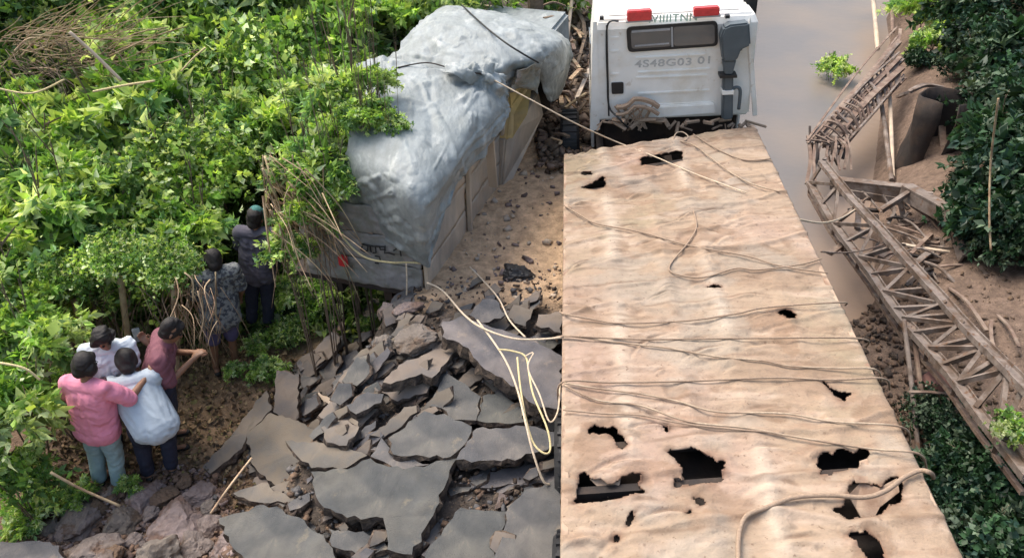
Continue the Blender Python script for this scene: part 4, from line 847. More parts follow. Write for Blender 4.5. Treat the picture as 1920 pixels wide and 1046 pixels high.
# crumpled casing with a dark mouth
cz, CI = tbase('steel_casing', 'dark hollow crumpled steel casing standing under the bushes', 'steel casing', P(1720, 330, -2.6))
q = MB(); pts = []
cc = CI @ P(1728, 335, -2.8)
n = 20; rows = 6
for j in range(rows):
    for k in range(n):
        a = math.radians(-25 + 330 * k / (n - 1)) - 1.2; rr = .52 * (1 + .08 * math.sin(a * 5 + j)); z = 1.75 * j / (rows - 1); q.v.append((cc.x + rr * math.cos(a) + .03 * math.sin(j * 2 + k), cc.y + rr * math.sin(a) * .8, cc.z + z - .1))
for j in range(rows - 1):
    for k in range(n - 1): q.f.append((j*n+k, j*n+k+1, (j+1)*n+k+1, (j+1)*n+k)); q.m.append(0)
o = q.build('shell', M['darksteel'], cz, True, fix=False); s_ = o.modifiers.new('t', 'SOLIDIFY'); s_.thickness = .02
q = MB(); q.bar(CI @ P(1745, 180, -1.6), CI @ P(1762, 262, -2.2), .10, .06); q.build('upright', M['truss'], cz)
q = MB(); q.bar(CI @ P(1762, 185, -1.6), CI @ P(1772, 330, -2.4), .12, .05); q.build('upright', M['trussdark'], cz)
q = MB(); pts = smooth_path([CI @ P(1684, 182, -1.7), CI @ P(1705, 172, -1.5), CI @ P(1735, 160, -1.4), CI @ P(1770, 165, -1.5)], 4)
for i in range(len(pts) - 1): q.bar(pts[i], pts[i + 1], .10, .05)
q.build('top_rail', M['truss'], cz)
q = MB(); q.prism([P(1712, 715, -2.2), P(1750, 690, -2.1), P(1795, 728, -2.1), P(1772, 745, -2.25)], (0, 0, -.04)); tag(q.build('rusty_plate', mat('red_rust', (.24, .12, .095), .85, .25, 8, bump=.4)), 'small reddish rusty plate lying beneath the truss near the pale prop pole', 'steel plate')
# timber posts and debris at the top
bars('timber_post', 'thick brown timber post behind the tarpaulin hump', 'post', [((1003, -60, .9), (1005, 60, -.2), .28, 't', 'bark')], part='shaft')
bars('leaning_pole', 'slim pale pole leaning beside the timber post', 'pole', [((1076, -30, .2), (1062, 85, -.4), .07, 't', 'board')], part='shaft')
bars('broken_timbers', 'broken sticks and timbers scattered behind the white cab', 'timber', [((1080, 20, -.3), (1095, 90, -.5), .07, 'b', 'bark'), ((1105, 130, -.5), (1050, 260, -.6), .06, 'b', 'board'), ((1060, 120, -.4), (1100, 150, -.5), .06, 'b', 'bark'), ((1085, 170, -.5), (1020, 280, -.6), .05, 'b', 'bark'), ((1100, 60, -.4), (1070, 160, -.5), .05, 'b', 'bark'), ((900, 10, .2), (985, 22, .1), .08, 'b', 'board'), ((1010, 15, .2), (1060, 12, .2), .05, 'b', 'bark'), ((1020, 35, .3), (1065, 40, .1), .06, 'b', 'bark')] + [((random.uniform(1020, 1100), yq := random.uniform(30, 260), -.45), (random.uniform(1030, 1105), yq + random.uniform(-60, 50), -.35), random.uniform(.03, .07), 'b', random.choice(('bark', 'bark', 'straw', 'trussdark'))) for _ in range(34)], part='stick')

# ================================================================== ROPES
def dk(px, py, z=.025): return TM @ D(px, py, z)
def drope(pxs, r, mt, label, over=True):
    """a rope lying on the plate: follows the pixels, hangs over the rail at an end marked with 'L' or 'R'"""
    pts = []
    for p in pxs:
        if len(p) == 3: pts.append(P(p[0], p[1], p[2]))
        else: pts.append(dk(p[0], p[1], r + .018))
    return rope('rope', pts, r * .88, 'ropedeck' if mt == 'rope' and len(pxs[0]) == 2 else mt, label, 'ropes across the rusty deck')
e = .009
drope([(870, 130, .98), (905, 140, .95), (1000, 190, .72), (1080, 232, .45), (1160, 268), (1230, 295), (1300, 325), (1400, 362)], e, 'rope', 'taut pale rope running from the tarpaulin hump down onto the deck past the slot')
drope([(1262, 262), (1300, 272), (1335, 298), (1372, 325), (1410, 345), (1462, 360)], e, 'rope', 'pale rope curving from the cab gap across the deck corner')
drope([(1300, 252), (1345, 280), (1395, 300), (1445, 298)], e, 'ropedusty', 'short rope nearest the cab, ending at the deck rail')
drope([(1262, 262), (1268, 250), (1280, 248), (1290, 256), (1284, 264)], e, 'rope', 'small loop of rope beside the gap under the cab')
drope([(1057, 385), (1090, 405), (1120, 420), (1200, 435), (1290, 460), (1400, 480), (1460, 498), (1552, 512)], e, 'ropedusty', 'long dusty rope crossing the upper deck, meeting the hooked rope at the rail')
drope([(1300, 395), (1306, 425), (1290, 455), (1262, 488), (1255, 506), (1275, 516), (1320, 520), (1380, 503), (1420, 506), (1500, 496), (1540, 485)], e, 'ropedusty', 'hooked rope looping back on itself on the upper deck')
drope([(1052, 580, -.25), (1056, 588), (1120, 600), (1165, 606), (1290, 601), (1380, 588), (1440, 576), (1575, 567), (1585, 572, -.15)], e, 'ropedusty', 'rope bowed downward across the mid deck, above the stamped marks')
drope([(1045, 640, -.3), (1056, 630), (1200, 636), (1400, 634), (1608, 634), (1625, 650, -.2)], e, 'ropedusty', 'straight rope stretched level across the mid deck')
drope([(1056, 628), (1160, 642), (1250, 652), (1340, 668), (1430, 676), (1480, 686), (1560, 690), (1640, 692), (1652, 715, -.2)], e, 'rope', 'sagging rope crossing just below the straight level rope')
drope([(1048, 760, -.35), (1055, 716), (1150, 717), (1300, 714), (1450, 708), (1560, 712), (1655, 709), (1668, 730, -.2)], e, 'ropedusty', 'level rope above the V shaped tear')
drope([(1058, 718), (1120, 728), (1200, 738), (1270, 752), (1345, 772), (1470, 775), (1560, 790), (1690, 800), (1706, 832, -.25)], e, 'rope', 'wavy rope below the V shaped tear')
drope([(1058, 722), (1120, 750), (1200, 760), (1290, 790), (1400, 802), (1470, 815), (1560, 830), (1640, 842), (1722, 850), (1738, 880, -.3)], e, 'rope', 'rope running from the deck rail down to the square hole')
drope([(1056, 768), (1130, 775), (1200, 778), (1260, 790), (1330, 800), (1470, 812)], e * .9, 'ropedusty', 'thin rope joining the long slanting rope above the jagged tears')
drope([(1385, 1070), (1384, 1020), (1388, 990), (1402, 965), (1440, 950), (1490, 932), (1560, 928), (1620, 932), (1660, 920), (1695, 895), (1725, 882), (1745, 886), (1750, 895, -.25)], .018, 'ropedusty', 'thickest rope curling over the double hole and off the rail')
for pts, r, mt, lb in [
 ([(800, 530, -.35), (830, 545, -.4), (870, 590, -.26), (905, 615, -.15), (960, 634, -.12), (1010, 636, -.12), (1057, 632, -.05)], .009, 'rope', 'white rope running from the tailboard over the slabs to the deck'),
 ([(880, 500, -.5), (905, 525, -.5), (935, 560, -.35), (955, 600, -.3), (985, 632, -.2)], .008, 'rope', 'short rope dropping from the sand past the blue grey slab'),
 ([(895, 600, -.2), (925, 640, -.15), (950, 680, -.16), (970, 730, -.2), (985, 790, -.2), (1000, 850, -.3), (1018, 900, -.45), (1030, 908, -.5)], .009, 'rope', 'longest loose rope hanging from the crest slab to the black hollow'),
 ([(935, 655, -.14), (960, 658, -.14), (985, 668, -.15), (992, 700, -.16), (1000, 740, -.18), (1025, 800, -.24), (1032, 840, -.3), (1022, 850, -.3), (1000, 830, -.28), (985, 780, -.24), (975, 720, -.18), (970, 670, -.15)], .008, 'ropeyellow', 'yellowish rope loop draped over the crest slab'),
 ([(985, 668, -.14), (1000, 662, -.14), (990, 690, -.15), (1012, 740, -.18), (1030, 790, -.24), (1046, 770, -.22), (1050, 720, -.2)], .007, 'rope', 'thin inner strand looping back up to the deck rail'),
 ([(612, 385, .1), (640, 440, -.1), (680, 480, -.2), (730, 492, -.25), (765, 492, -.3), (800, 494, -.3)], .010, 'ropeyellow', 'straw coloured rope sagging across the lettered tailboard'),
 ([(762, 494, -.28), (763, 530, -.5), (762, 560, -.7)], .008, 'rope', 'short rope hanging straight down the tailboard'),
 ([(1500, 412, -.2), (1540, 418, -.6), (1575, 410, -1.2), (1605, 392, -1.9)], .012, 'rope', 'slack pale rope bridging the water from deck to truss'),
 ([(1540, 472, -.1), (1580, 474, -.8), (1625, 468, -1.6), (1680, 450, -1.9)], .010, 'trussdark', 'dark cable bridging the water below the slack pale rope'),
 ([(1872, 185, .3), (1858, 300, -.6), (1855, 400, -1.2), (1858, 470, -1.6)], .014, 'straw', 'thin dry vine hanging straight down in front of the dark creepers')]:
    rope('rope' if 'vine' not in lb else 'hanging_vine', [P(*p) for p in pts], r, mt, lb, None, cat='rope' if 'vine' not in lb else 'vine')
rope('strap', [P(866, 10, 1.04), P(885, 28, 1.13), P(915, 55, 1.16), P(950, 82, 1.14), P(985, 104, 1.03), P(1010, 118, .93)], .011, 'inkblack', 'dark cord along a fold line of the higher tarpaulin hump', None, cat='strap')  # dark cord traced along a fold line of the tarpaulin
rope('strap', [P(742, 128, .99), P(800, 118, 1.02), P(850, 130, 1.03), P(905, 140, .97), P(950, 155, .8)], .008, 'darksteel', 'thin dark line added as the shade of the crease between the tarpaulin humps', None, cat='strap')  # dark line standing in for the crease's shade, no real lashing here
rope('stick', [P(395, 962, -.9), P(430, 912, -.8), P(472, 858, -.75)], .009, 'straw', 'thin straight stick poking over the dark hollow beside the slabs', None, cat='stick')

# ================================================================== VEGETATION
PAL = {'leaf': np.array([(.23, .40, .08), (.33, .50, .12), (.13, .25, .06), (.46, .57, .24), (.20, .35, .15), (.56, .64, .40), (.09, .17, .05), (.38, .51, .13)]),
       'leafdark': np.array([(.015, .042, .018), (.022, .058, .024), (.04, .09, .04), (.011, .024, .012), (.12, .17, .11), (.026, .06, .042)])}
def leafset(n, rd, centers, normals, size, tint, droop=.3, asp=.36, spr=5):
    """sprigs of folded leaves: n sprigs, spr leaves each; returns verts, tris, colours"""
    k = n * spr; c = np.repeat(centers, spr, 0); nr = np.repeat(normals, spr, 0)
    a = nr + rd.normal(0, .75, (k, 3)); a[:, 2] -= droop * rd.random(k); a /= np.linalg.norm(a, axis=1, keepdims=True)
    s = np.cross(a, nr + rd.normal(0, .5, (k, 3)) + 1e-3); s /= np.linalg.norm(s, axis=1, keepdims=True) + 1e-9; u_ = np.cross(s, a)
    L_ = (size * rd.uniform(.45, 1.0, k) * np.repeat(rd.uniform(.7, 1.5, n), spr))[:, None]; W_ = L_ * asp * rd.uniform(.8, 1.25, k)[:, None]
    base = c + a * L_ * .12
    v_ = np.stack([base, base + a * L_ * .42 + s * W_ + u_ * L_ * .07, base + a * L_ * .5 - u_ * L_ * .02, base + a * L_ * .42 - s * W_ + u_ * L_ * .07, base + a * L_ - u_ * L_ * .14], 1)
    f = np.array([[0, 1, 2], [0, 2, 3], [1, 4, 2], [2, 4, 3]]); b0 = (np.arange(k) * 5)[:, None, None]; F_ = (f[None] + b0).reshape(-1, 3)
    t = np.repeat(np.repeat(tint, spr, 0) * rd.uniform(.75, 1.3, (k, 1)), 5, 0); return v_.reshape(-1, 3), F_, t
def crown_mesh(name, seed, pal, n=1300, size=.15, clumps=16, rz=.8, spread=.26, asp=.36, droop=.3):
    rd = np.random.default_rng(seed); P_ = PAL[pal]
    cc_ = rd.normal(0, 1, (clumps, 3)); cc_ /= np.linalg.norm(cc_, axis=1, keepdims=True); cc_[:, 2] = np.abs(cc_[:, 2]) * .95 - .3; cc_ *= rd.uniform(.35, .85, (clumps, 1))
    ct = rd.choice(len(P_), clumps, p=None); w_ = rd.integers(0, clumps, n)
    p = cc_[w_] + rd.normal(0, spread, (n, 3)); nr = p - cc_[w_] * .5; nr[:, 2] += .25; nr /= np.linalg.norm(nr, axis=1, keepdims=True) + 1e-9
    ti = np.where(rd.random((n, 1)) < .6, P_[ct[w_]], P_[rd.integers(0, len(P_), n)]) * rd.uniform(.65, 1.25, clumps)[w_][:, None]
    v_, F_, t = leafset(n, rd, p * np.array([1, 1, rz]), nr, size, ti, droop, asp); me = npmesh(name, v_, F_); setcol(me, 'tint', t); me.materials.append(M[pal]); return me
def spray_mesh(name, seed, pal, nb, per, size, asp, droop=.55):
    rd = np.random.default_rng(seed); P_ = PAL[pal]; ps, ns, cs = [], [], []
    for k in range(nb):
        d = rd.normal(0, 1, 3); d[2] = abs(d[2]) * .9 + .05; d /= np.linalg.norm(d); L_ = rd.uniform(.65, 1.25); base = P_[rd.integers(0, len(P_))] * rd.uniform(.7, 1.2)
        t = rd.uniform(.25, 1, per); q = d[None] * (t * L_)[:, None]; q[:, 2] -= droop * rd.uniform(.6, 1.3) * t ** 2.2 * L_; q += rd.normal(0, .035, q.shape)
        tn = np.tile(d, (per, 1)); tn[:, 2] -= 1.6 * droop * t; ps.append(q); ns.append(tn + rd.normal(0, .5, q.shape)); cs.append(np.where(rd.random((per, 1)) < .7, base, P_[rd.integers(0, len(P_), per)]))
    ps, ns, cs = map(np.concatenate, (ps, ns, cs)); ns /= np.linalg.norm(ns, axis=1, keepdims=True)
    v_, F_, t_ = leafset(len(ps), rd, ps, ns, size, cs, .25, asp, 3); me = npmesh(name, v_, F_); setcol(me, 'tint', t_); me.materials.append(M[pal]); return me
CROWN = [crown_mesh('foliage', 20 + k, 'leaf', 1500, [.13, .17, .11, .15, .12, .19][k], 17 + k, .8, .25, [.24, .18, .30, .17, .22, .20][k]) for k in range(4)] + [spray_mesh('foliage', 80 + k, 'leaf', [46, 38, 54, 42, 50][k], 26, [.19, .24, .16, .21, .27][k], [.22, .18, .26, .2, .17][k]) for k in range(5)]
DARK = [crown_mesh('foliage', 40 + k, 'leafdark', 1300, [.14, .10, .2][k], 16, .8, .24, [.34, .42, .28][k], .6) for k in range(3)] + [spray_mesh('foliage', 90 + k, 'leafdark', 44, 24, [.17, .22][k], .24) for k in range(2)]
WEED = [crown_mesh('foliage', 60 + k, 'leaf', 260, [.30, .38][k], 7, .8, .32, .34) for k in range(2)]
def one_leaf(name, pal, ci):
    v_, F_, t = leafset(1, np.random.default_rng(ci), np.zeros((1, 3)), np.array([[0, .3, 1.]]), .2, PAL[pal][ci:ci + 1], .3, .34, 1); me = npmesh(name, v_, F_); setcol(me, 'tint', t); me.materials.append(M[pal]); return me
LEAF = [one_leaf('leaf', 'leaf', c) for c in (1, 3, 5, 7)]; LEAFD = [one_leaf('leaf', 'leafdark', c) for c in (2, 4)]
def stem_mesh(seed, h=1.0, n=5):
    rd = random.Random(seed); q = MB()
    for k in range(n):
        a = rd.uniform(0, 6.28); tip = Vector((math.cos(a) * rd.uniform(.2, .75), math.sin(a) * rd.uniform(.2, .75), rd.uniform(-.1, .6)))
        b_ = Vector((rd.uniform(-.08, .08), rd.uniform(-.08, .08), -1.0)); mid = b_.lerp(tip, .5) + Vector((rd.uniform(-.1, .1), rd.uniform(-.1, .1), .15))
        q.tube(smooth_path([b_, mid, tip], 4), [.022 * (1 - .09 * i) for i in range(9)], 5)
        for j in range(3):
            t_ = mid.lerp(tip, rd.uniform(.2, .9)); q.tube([t_, t_ + Vector((rd.uniform(-.3, .3), rd.uniform(-.3, .3), rd.uniform(0, .35)))], [.012, .005], 4)
    return q
STEM = []
for k in range(4):
    o = stem_mesh(k).build('stems', M['bark'], None, True, fix=False); STEM.append(o.data); bpy.data.objects.remove(o)
rv = random.Random(11)
def bush(px, py, Yd, r, label, group='green bushes covering the bank', pool=None, nleaf=14, cat='bush', name='leafy_bush', c=None, stems=True, leaves=None):
    pool = pool or CROWN
    if c is None: c = on_plane(px, py, Vector((0, Yd, 0)), Vector((0, 1, 0)))
    g = float(terr(c.x, c.y)); hgt = max(c.z - g, .12)
    t_ = thing(name, (c.x, c.y, g), label, cat, group, rz=0)
    o = bpy.data.objects.new('foliage', rv.choice(pool)); C.objects.link(o); o.parent = t_; o.location = (0, 0, hgt); o.scale = (r, r, r * rv.uniform(.85, 1.1)); o.rotation_euler = (rv.uniform(-.2, .2), rv.uniform(-.2, .2), rv.uniform(0, 6.28)); o['kind'] = 'stuff'
    if stems:
        o = bpy.data.objects.new('stems', rv.choice(STEM)); C.objects.link(o); o.parent = t_; o.location = (0, 0, hgt); o.scale = (r * .9, r * .9, hgt + .05); o.rotation_euler = (0, 0, rv.uniform(0, 6.28))
    for k in range(nleaf):
        a = rv.uniform(0, 6.28); el = rv.uniform(-.1, 1.3); rr = r * rv.uniform(.75, 1.02); ls = rv.choice(leaves or LEAF)
        o = bpy.data.objects.new('leaf', ls); C.objects.link(o); o.parent = t_; o.location = (rr * math.cos(a) * math.cos(el), rr * math.sin(a) * math.cos(el), hgt + rr * .8 * math.sin(el)); s_ = rv.uniform(.5, .95) * (r if r < .5 else .75); o.scale = (s_,) * 3
        o.rotation_euler = (rv.uniform(-.7, .7), rv.uniform(-.7, .7), rv.uniform(0, 6.28))
    return t_
ALIKE = 'leafy green bush among the many alike covering the bank'
for b_ in [
 (15, 770, 4.7, .55, 'low bright bush at the edge of the gully behind the pink shirt, knee high'), (20, 900, 4.3, .42, 'shaded bush beside the pink shirted person\'s jeans'), (55, 640, 5.4, .55, 'bush with pale broad leaves level with the dark haired heads'),
 (0, 545, 5.9, .6, "bush at the frame edge level with the pink shirted person's head and one bush higher"), (95, 560, 6.5, .55, 'bush overhanging the person in the pink shirt'), (185, 520, 6.8, .55, 'bush directly above the person in the white shirt'), (285, 500, 7.1, .55, 'bush directly above the person in the maroon shirt'),
 (350, 420, 7.4, .62, 'bright bush hanging beside the person in slate grey'), (60, 430, 7.0, .8, 'round bush up the bank from the frame edge, left of the person in slate grey'), (180, 410, 7.6, .8, 'bush straight above the white shirted person, second row up'), (285, 340, 8.0, .8, 'light leafed bush in the middle of the bank'), (400, 290, 8.4, .75, 'pale bush above the person in slate grey'),
 (500, 240, 8.9, .7, 'bush between the dry canes and the middle of the bank'), (590, 190, 9.2, .75, 'dense bush touching the tarpaulin at mid height'), (680, 215, 6.9, .26, 'sprawling twig of bright leaves lying over the near tarpaulin'), (625, 250, 7.4, .36, 'small leaved bush tucked against the bundled tarpaulin'),
 (30, 300, 7.8, .9, 'bush at the frame edge under the brown brush patch, widest of its row'), (160, 270, 8.6, .9, 'bush just under the inner end of the brown brush patch'), (280, 200, 9.2, .9, 'bush in the middle of the bank, level with the lower tarpaulin hump'), (395, 170, 9.6, .85, "bush between the middle of the bank and the tarpaulin's near hump"), (500, 120, 10.2, .9, 'bush level with the saddle between the two tarpaulin humps'), (610, 90, 10.8, .9, 'bush beside the saddle between the two tarpaulin humps'), (700, 60, 11.4, .9, 'bright bush rising behind the grey tarpaulins'), (780, 20, 12, .8, 'bush whose top meets the highest tarpaulin ridge'),
 (250, 90, 10.2, .9, 'bush just beyond the inner tip of the brown brush patch'), (340, 60, 11, 1, 'topmost row bush a third of the way across the bank'), (440, 40, 11.6, 1, 'topmost row bush halfway between the brush patch and the tarpaulin'), (550, 15, 12.2, 1, "bush behind the far tarpaulin hump's outer slope, second from the top"), (660, -20, 12.8, 1, 'bush cut by the frame top above the lower tarpaulin hump'), (40, 10, 11, .95, 'bush behind the brown brush patch at the frame top'), (150, -5, 12, 1, "bush cut by the frame top above the brush patch's middle"), (270, -20, 12.6, 1, 'bush cut by the frame top just inside the brush patch'), (390, -30, 13, 1, 'bush cut by the frame top in the middle of the bank'), (850, -30, 13, .8, 'bush at the very top beside the timber post'), (20, 205, 8.8, .6, 'small bush at the frame edge tucked directly below the brush patch'), (740, -40, 13.5, 1, "bush cut by the frame top above the high tarpaulin hump's outer end"), (500, -40, 13.5, 1, "bush cut by the frame top between the bank's middle and the tarpaulin"),
 (950, -50, 14.5, 1, 'bush behind the thick brown timber post at the frame top'), (1060, -60, 15.5, 1.2, 'farthest bush, showing between the timber post and the white cab'), (440, 220, 9, .6, "small bush filling the gap level with the near tarpaulin's upper rim"), (330, 270, 8.6, .6, 'small bush filling the gap in the middle of the bank'), (100, 350, 7.4, .6, 'small bush near the frame edge in the third row up'), (230, 440, 7.4, .55, 'small bush between the white shirt and the light leafed middle bush'), (0, 120, 11, .8, 'bush at the frame corner beside the brush patch'), (680, 130, 10.4, .6, 'small bush touching the outer edge of the tarpaulin saddle')]:
    bush(*b_)
for b_ in [(688, 208, 6.8, .30, 'leafy spray reaching farthest over the near tarpaulin'), (635, 180, 7.0, .40, 'bush pressing against the outer top edge of the near tarpaulin'), (590, 300, 6.7, .42, 'bush overhanging the dark bundled tarpaulin'), (735, 228, 6.7, .17, 'small spray of leaves at the tip of the branch over the tarpaulin'), (700, 150, 7.3, .26, 'leafy spray lying on the outer shoulder of the near tarpaulin'), (630, 345, 6.5, .24, 'leafy spray touching the bundled dark tarpaulin fold'), (575, 395, 6.4, .34, 'leafy spray drooping over the outer end of the tailboard'), (545, 470, 6.3, .3, 'leafy spray hanging between the tailboard and the slate shirted person')]:
    bush(*b_, pool=CROWN[4:])
for b_ in [
 (478, 650, 5.9, .2, 'bright weed clump in front of the person in slate grey'), (500, 690, 5.75, .24, 'lowest weed clump beside the upright slab'), (545, 620, 6.4, .26, 'weed clump behind the long tan slab'), (600, 555, 6.9, .3, 'weed clump below the lettered tailboard end'),
 (560, 490, 5.9, .26, 'weed clump hiding the outer end of the tailboard'), (585, 545, 5.9, .22, 'weed clump under the outer end of the tailboard'), (540, 545, 7.0, .35, 'dark centred weed clump at the foot of the dry canes'), (690, 612, 5.85, .12, 'tiny pale weed sprouting between the asphalt slabs'), (560, 480, 7.4, .38, 'weed clump halfway up the dry canes'), (620, 440, 7.3, .28, 'weed clump hanging before the tail lamp'),
 (245, 920, 4.35, .14, 'pale weed at the feet of the pink shirted person'), (45, 975, 3.75, .16, 'yellow green sprig above the purple grey slab corner'), (85, 715, 5.2, .2, 'pale broad leaved sprig touching the pink shirted shoulder'), (150, 930, 4.2, .2, 'dull weed above the boulders'), (60, 960, 4.0, .25, 'shaded weed behind the yellow green sprig'), (440, 700, 5.6, .14, 'small weed on the brown litter beside the slabs')]:
    bush(*b_, group='weeds on the gully floor', pool=CROWN, nleaf=6, cat='weed', name='weed', c=hit(b_[0], b_[1], b_[3] * .55))
# river plant
pr = P(1562, 150, -3.0); bush(0, 0, 0, .5, 'lone leafy plant standing in the grey river water', None, CROWN, 10, 'plant', 'river_plant', c=pr + Vector((0, 0, .35)))
# far bank creepers
k = 0
for (px, py, r) in [(1740, 20, .9), (1810, 10, 1), (1890, 0, 1.1), (1755, 75, .6), (1840, 90, .9), (1910, 110, 1), (1800, 120, .45), (1885, 190, .85), (1925, 230, 1), (1835, 240, .4), (1895, 290, .75), (1930, 330, .9), (1815, 335, .3), (1855, 370, .5), (1905, 400, .75), (1880, 440, .55), (1730, 110, .35), (1730, -40, 1.0), (1860, -60, 1.5), (1940, 440, .6), (1835, 430, .4)]:
    c_ = hit(px, py, r * .75); k += 1
    br_t = k in (1, 4)
    bush(0, 0, 0, r, ('bright green bush hanging over the folded truss' if k == 1 else 'bright bush just below the topmost one over the folded truss') if br_t else 'dark green creeper mass on the far bank', 'bushes of the far bank' if br_t else 'dark creepers of the far bank', CROWN if br_t else DARK, 10, 'bush' if br_t else 'creeper', 'leafy_bush' if br_t else 'creeper', c=c_, leaves=LEAF if br_t else LEAFD)
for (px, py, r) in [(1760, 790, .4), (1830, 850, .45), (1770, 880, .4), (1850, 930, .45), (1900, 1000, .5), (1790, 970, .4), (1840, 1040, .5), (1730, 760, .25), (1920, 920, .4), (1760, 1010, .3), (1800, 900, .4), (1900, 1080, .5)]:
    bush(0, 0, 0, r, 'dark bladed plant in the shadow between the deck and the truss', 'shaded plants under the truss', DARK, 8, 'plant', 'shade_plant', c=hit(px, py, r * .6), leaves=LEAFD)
bush(0, 0, 0, .15, 'bright leafed sprig growing through the fallen truss', None, WEED, 8, 'plant', 'sprig', c=P(1886, 800, -1.15), stems=False)


# leaf litter
rdn = np.random.default_rng(5); pts = []
while len(pts) < 5000:
    px, py = rdn.uniform(60, 560), rdn.uniform(560, 960); c_ = hit(px, py)
    if c_.x < -1.9: pts.append((c_.x, c_.y, float(terr(c_.x, c_.y)) + .012))
pts = np.array(pts); LT = np.array([(.25, .16, .09), (.16, .095, .05), (.33, .23, .13), (.10, .07, .045), (.20, .17, .07)])
v_, F_, t_ = leafset(len(pts), rdn, pts, np.tile([0, 0, .25], (len(pts), 1)) + rdn.normal(0, .8, (len(pts), 3)) * [1, 1, .1], .06, LT[rdn.integers(0, 5, len(pts))], .1, .4, 2)
me = npmesh('leaf_litter', v_, F_); setcol(me, 'tint', t_); me.materials.append(M['leaflitter']); tag(linkobj('leaf_litter', me), 'brown dead leaves on the gully floor', kind='stuff')
# ground cover over the bank
pts = []
while len(pts) < 9000:
    px, py = rdn.uniform(-60, 760), rdn.uniform(-40, 640); c_ = hit(px, py)
    if c_.x < -1.4 and c_.y > 6.0: pts.append((c_.x, c_.y, float(terr(c_.x, c_.y)) + .04))
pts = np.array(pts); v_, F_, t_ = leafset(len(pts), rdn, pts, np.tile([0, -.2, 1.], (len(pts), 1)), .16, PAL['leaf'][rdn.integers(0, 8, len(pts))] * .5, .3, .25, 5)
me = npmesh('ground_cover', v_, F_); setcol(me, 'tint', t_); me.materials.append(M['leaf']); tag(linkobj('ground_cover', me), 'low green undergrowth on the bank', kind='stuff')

# dry canes, twigs and thin trunks
def canes(name, label, cat, n, box, zf, r, mt, seed, direc, ln=(80, 220), part='cane', Yr=(7, 7.5), group=None):
    rd = random.Random(seed); o = thing(name, P((box[0] + box[2]) / 2, (box[1] + box[3]) / 2, zf), label, cat, group); I = Vector(o.location); tw = MB()
    for k in range(n):
        px, py = rd.uniform(box[0], box[2]), rd.uniform(box[1], box[3]); a = direc + rd.uniform(-.5, .5); L_ = rd.uniform(*ln); Y0 = rd.uniform(*Yr); Y1 = Y0 + rd.uniform(-.5, .5)
        yp = lambda x, y, Y_: on_plane(x, y, Vector((0, Y_, 0)), Vector((0, 1, 0))) - I
        p0 = yp(px, py, Y0); p2 = yp(px + math.cos(a) * L_, py + math.sin(a) * L_, Y1); p1 = p0.lerp(p2, .5) + Vector((rd.uniform(-.08, .08), 0, rd.uniform(-.02, .12)))
        big = k < 14; q = MB() if big else tw
        q.tube(smooth_path([p0, p1, p2], 4), [r * (1 if big else .5) * (1 - .07 * i) for i in range(9)], 5)
        if big: q.build(part, M[mt], o, True, fix=False)
    e_ = tw.build('twigs', M[mt], o, True, fix=False); e_['kind'] = 'stuff'; return o
canes('dry_canes', 'bundle of dry yellow canes leaning beside the person in slate grey', 'dry canes', 60, (490, 290, 560, 400), -.2, .013, 'straw', 1, .95, (90, 230), Yr=(6.2, 6.8))
canes('dry_canes', 'brown dry stalks hanging above the lettered tailboard end', 'dry canes', 50, (500, 270, 610, 440), -.2, .008, 'straw', 2, 1.2, (60, 190), Yr=(6.1, 6.7))
canes('dry_brush', 'patch of brown dry brush high on the bank at the frame edge', 'dry brush', 130, (-20, 60, 220, 150), .8, .014, 'straw', 3, -.3, (60, 190), 'stick', (9.0, 10.2))
canes('dry_brush', 'dark brown twigs behind the brown dry brush patch', 'dry brush', 120, (0, 70, 210, 150), .8, .012, 'bark', 6, .8, (50, 150), 'stick', (9.0, 10.2))
canes('dry_vine', 'column of orange brown dry vine beside the maroon shirt', 'dry vine', 90, (325, 500, 415, 610), -1, .009, 'straw', 4, 1.45, (50, 150), 'stalk', (5.9, 6.9))
canes('dry_vine', 'thin dark stalks hanging between the bushes above the white shirt', 'dry vine', 60, (120, 520, 330, 600), -1, .008, 'bark', 5, 1.5, (50, 130), 'stalk', (6.3, 6.7))
for (a, b_, Y_, lb, r) in [((138, 560), (165, 650), 6.2, 'pale thin trunk rising behind the head of the white shirted person', .035), ((226, 520), (240, 650), 6.3, 'pale forked trunk between the white and maroon shirts', .035), ((325, 540), (330, 700), 6.3, 'brown trunk behind the maroon shirt', .03)]:
    yp = lambda p_, Yq: on_plane(p_[0], p_[1], Vector((0, Yq, 0)), Vector((0, 1, 0)))
    p0, p1 = yp(b_, Y_), yp(a, Y_ + .1); p00 = Vector((p0.x, p0.y, float(terr(p0.x, p0.y)) - .05)); t_ = thing('thin_tree', p00, lb, 'tree')
    q = MB(); q.tube(smooth_path([Vector(), p0 - p00 + Vector((.02, 0, 0)), p1 - p00], 5), r, 8); q.build('trunk', M['straw'], t_, True, fix=False)
    o = bpy.data.objects.new('foliage', CROWN[2]); C.objects.link(o); o.parent = t_; o.location = p1 - p00 + Vector((0, 0, .25)); o.scale = (.35,) * 3; o['kind'] = 'stuff'
for pts, lb in [([(255, 60, 8.6), (330, 0, 8.9)], None)]: pass
def stick(pts, r, mt, lb, cat='branch'):
    rope('branch', [on_plane(a, b_, Vector((0, Y_, 0)), Vector((0, 1, 0))) for a, b_, Y_ in pts], r, mt, lb, None, cat=cat)
stick([(130, 60, 7.5), (175, 100, 7.5), (228, 152, 7.5)], .018, 'board', 'pale bare branch slanting across the brown brush patch')
stick([(175, 172, 7.4), (235, 160, 7.4), (290, 152, 7.4)], .012, 'ropeyellow', 'thin light twig lying level under the brush patch')
stick([(340, 134, 7.8), (362, 110, 7.8), (385, 90, 7.8)], .010, 'ropeyellow', 'short light twig crossing the bush high on the bank')
stick([(-10, 165, 7.4), (60, 175, 7.4), (120, 150, 7.4)], .010, 'ropeyellow', 'thin twig at the frame edge below the brush patch')
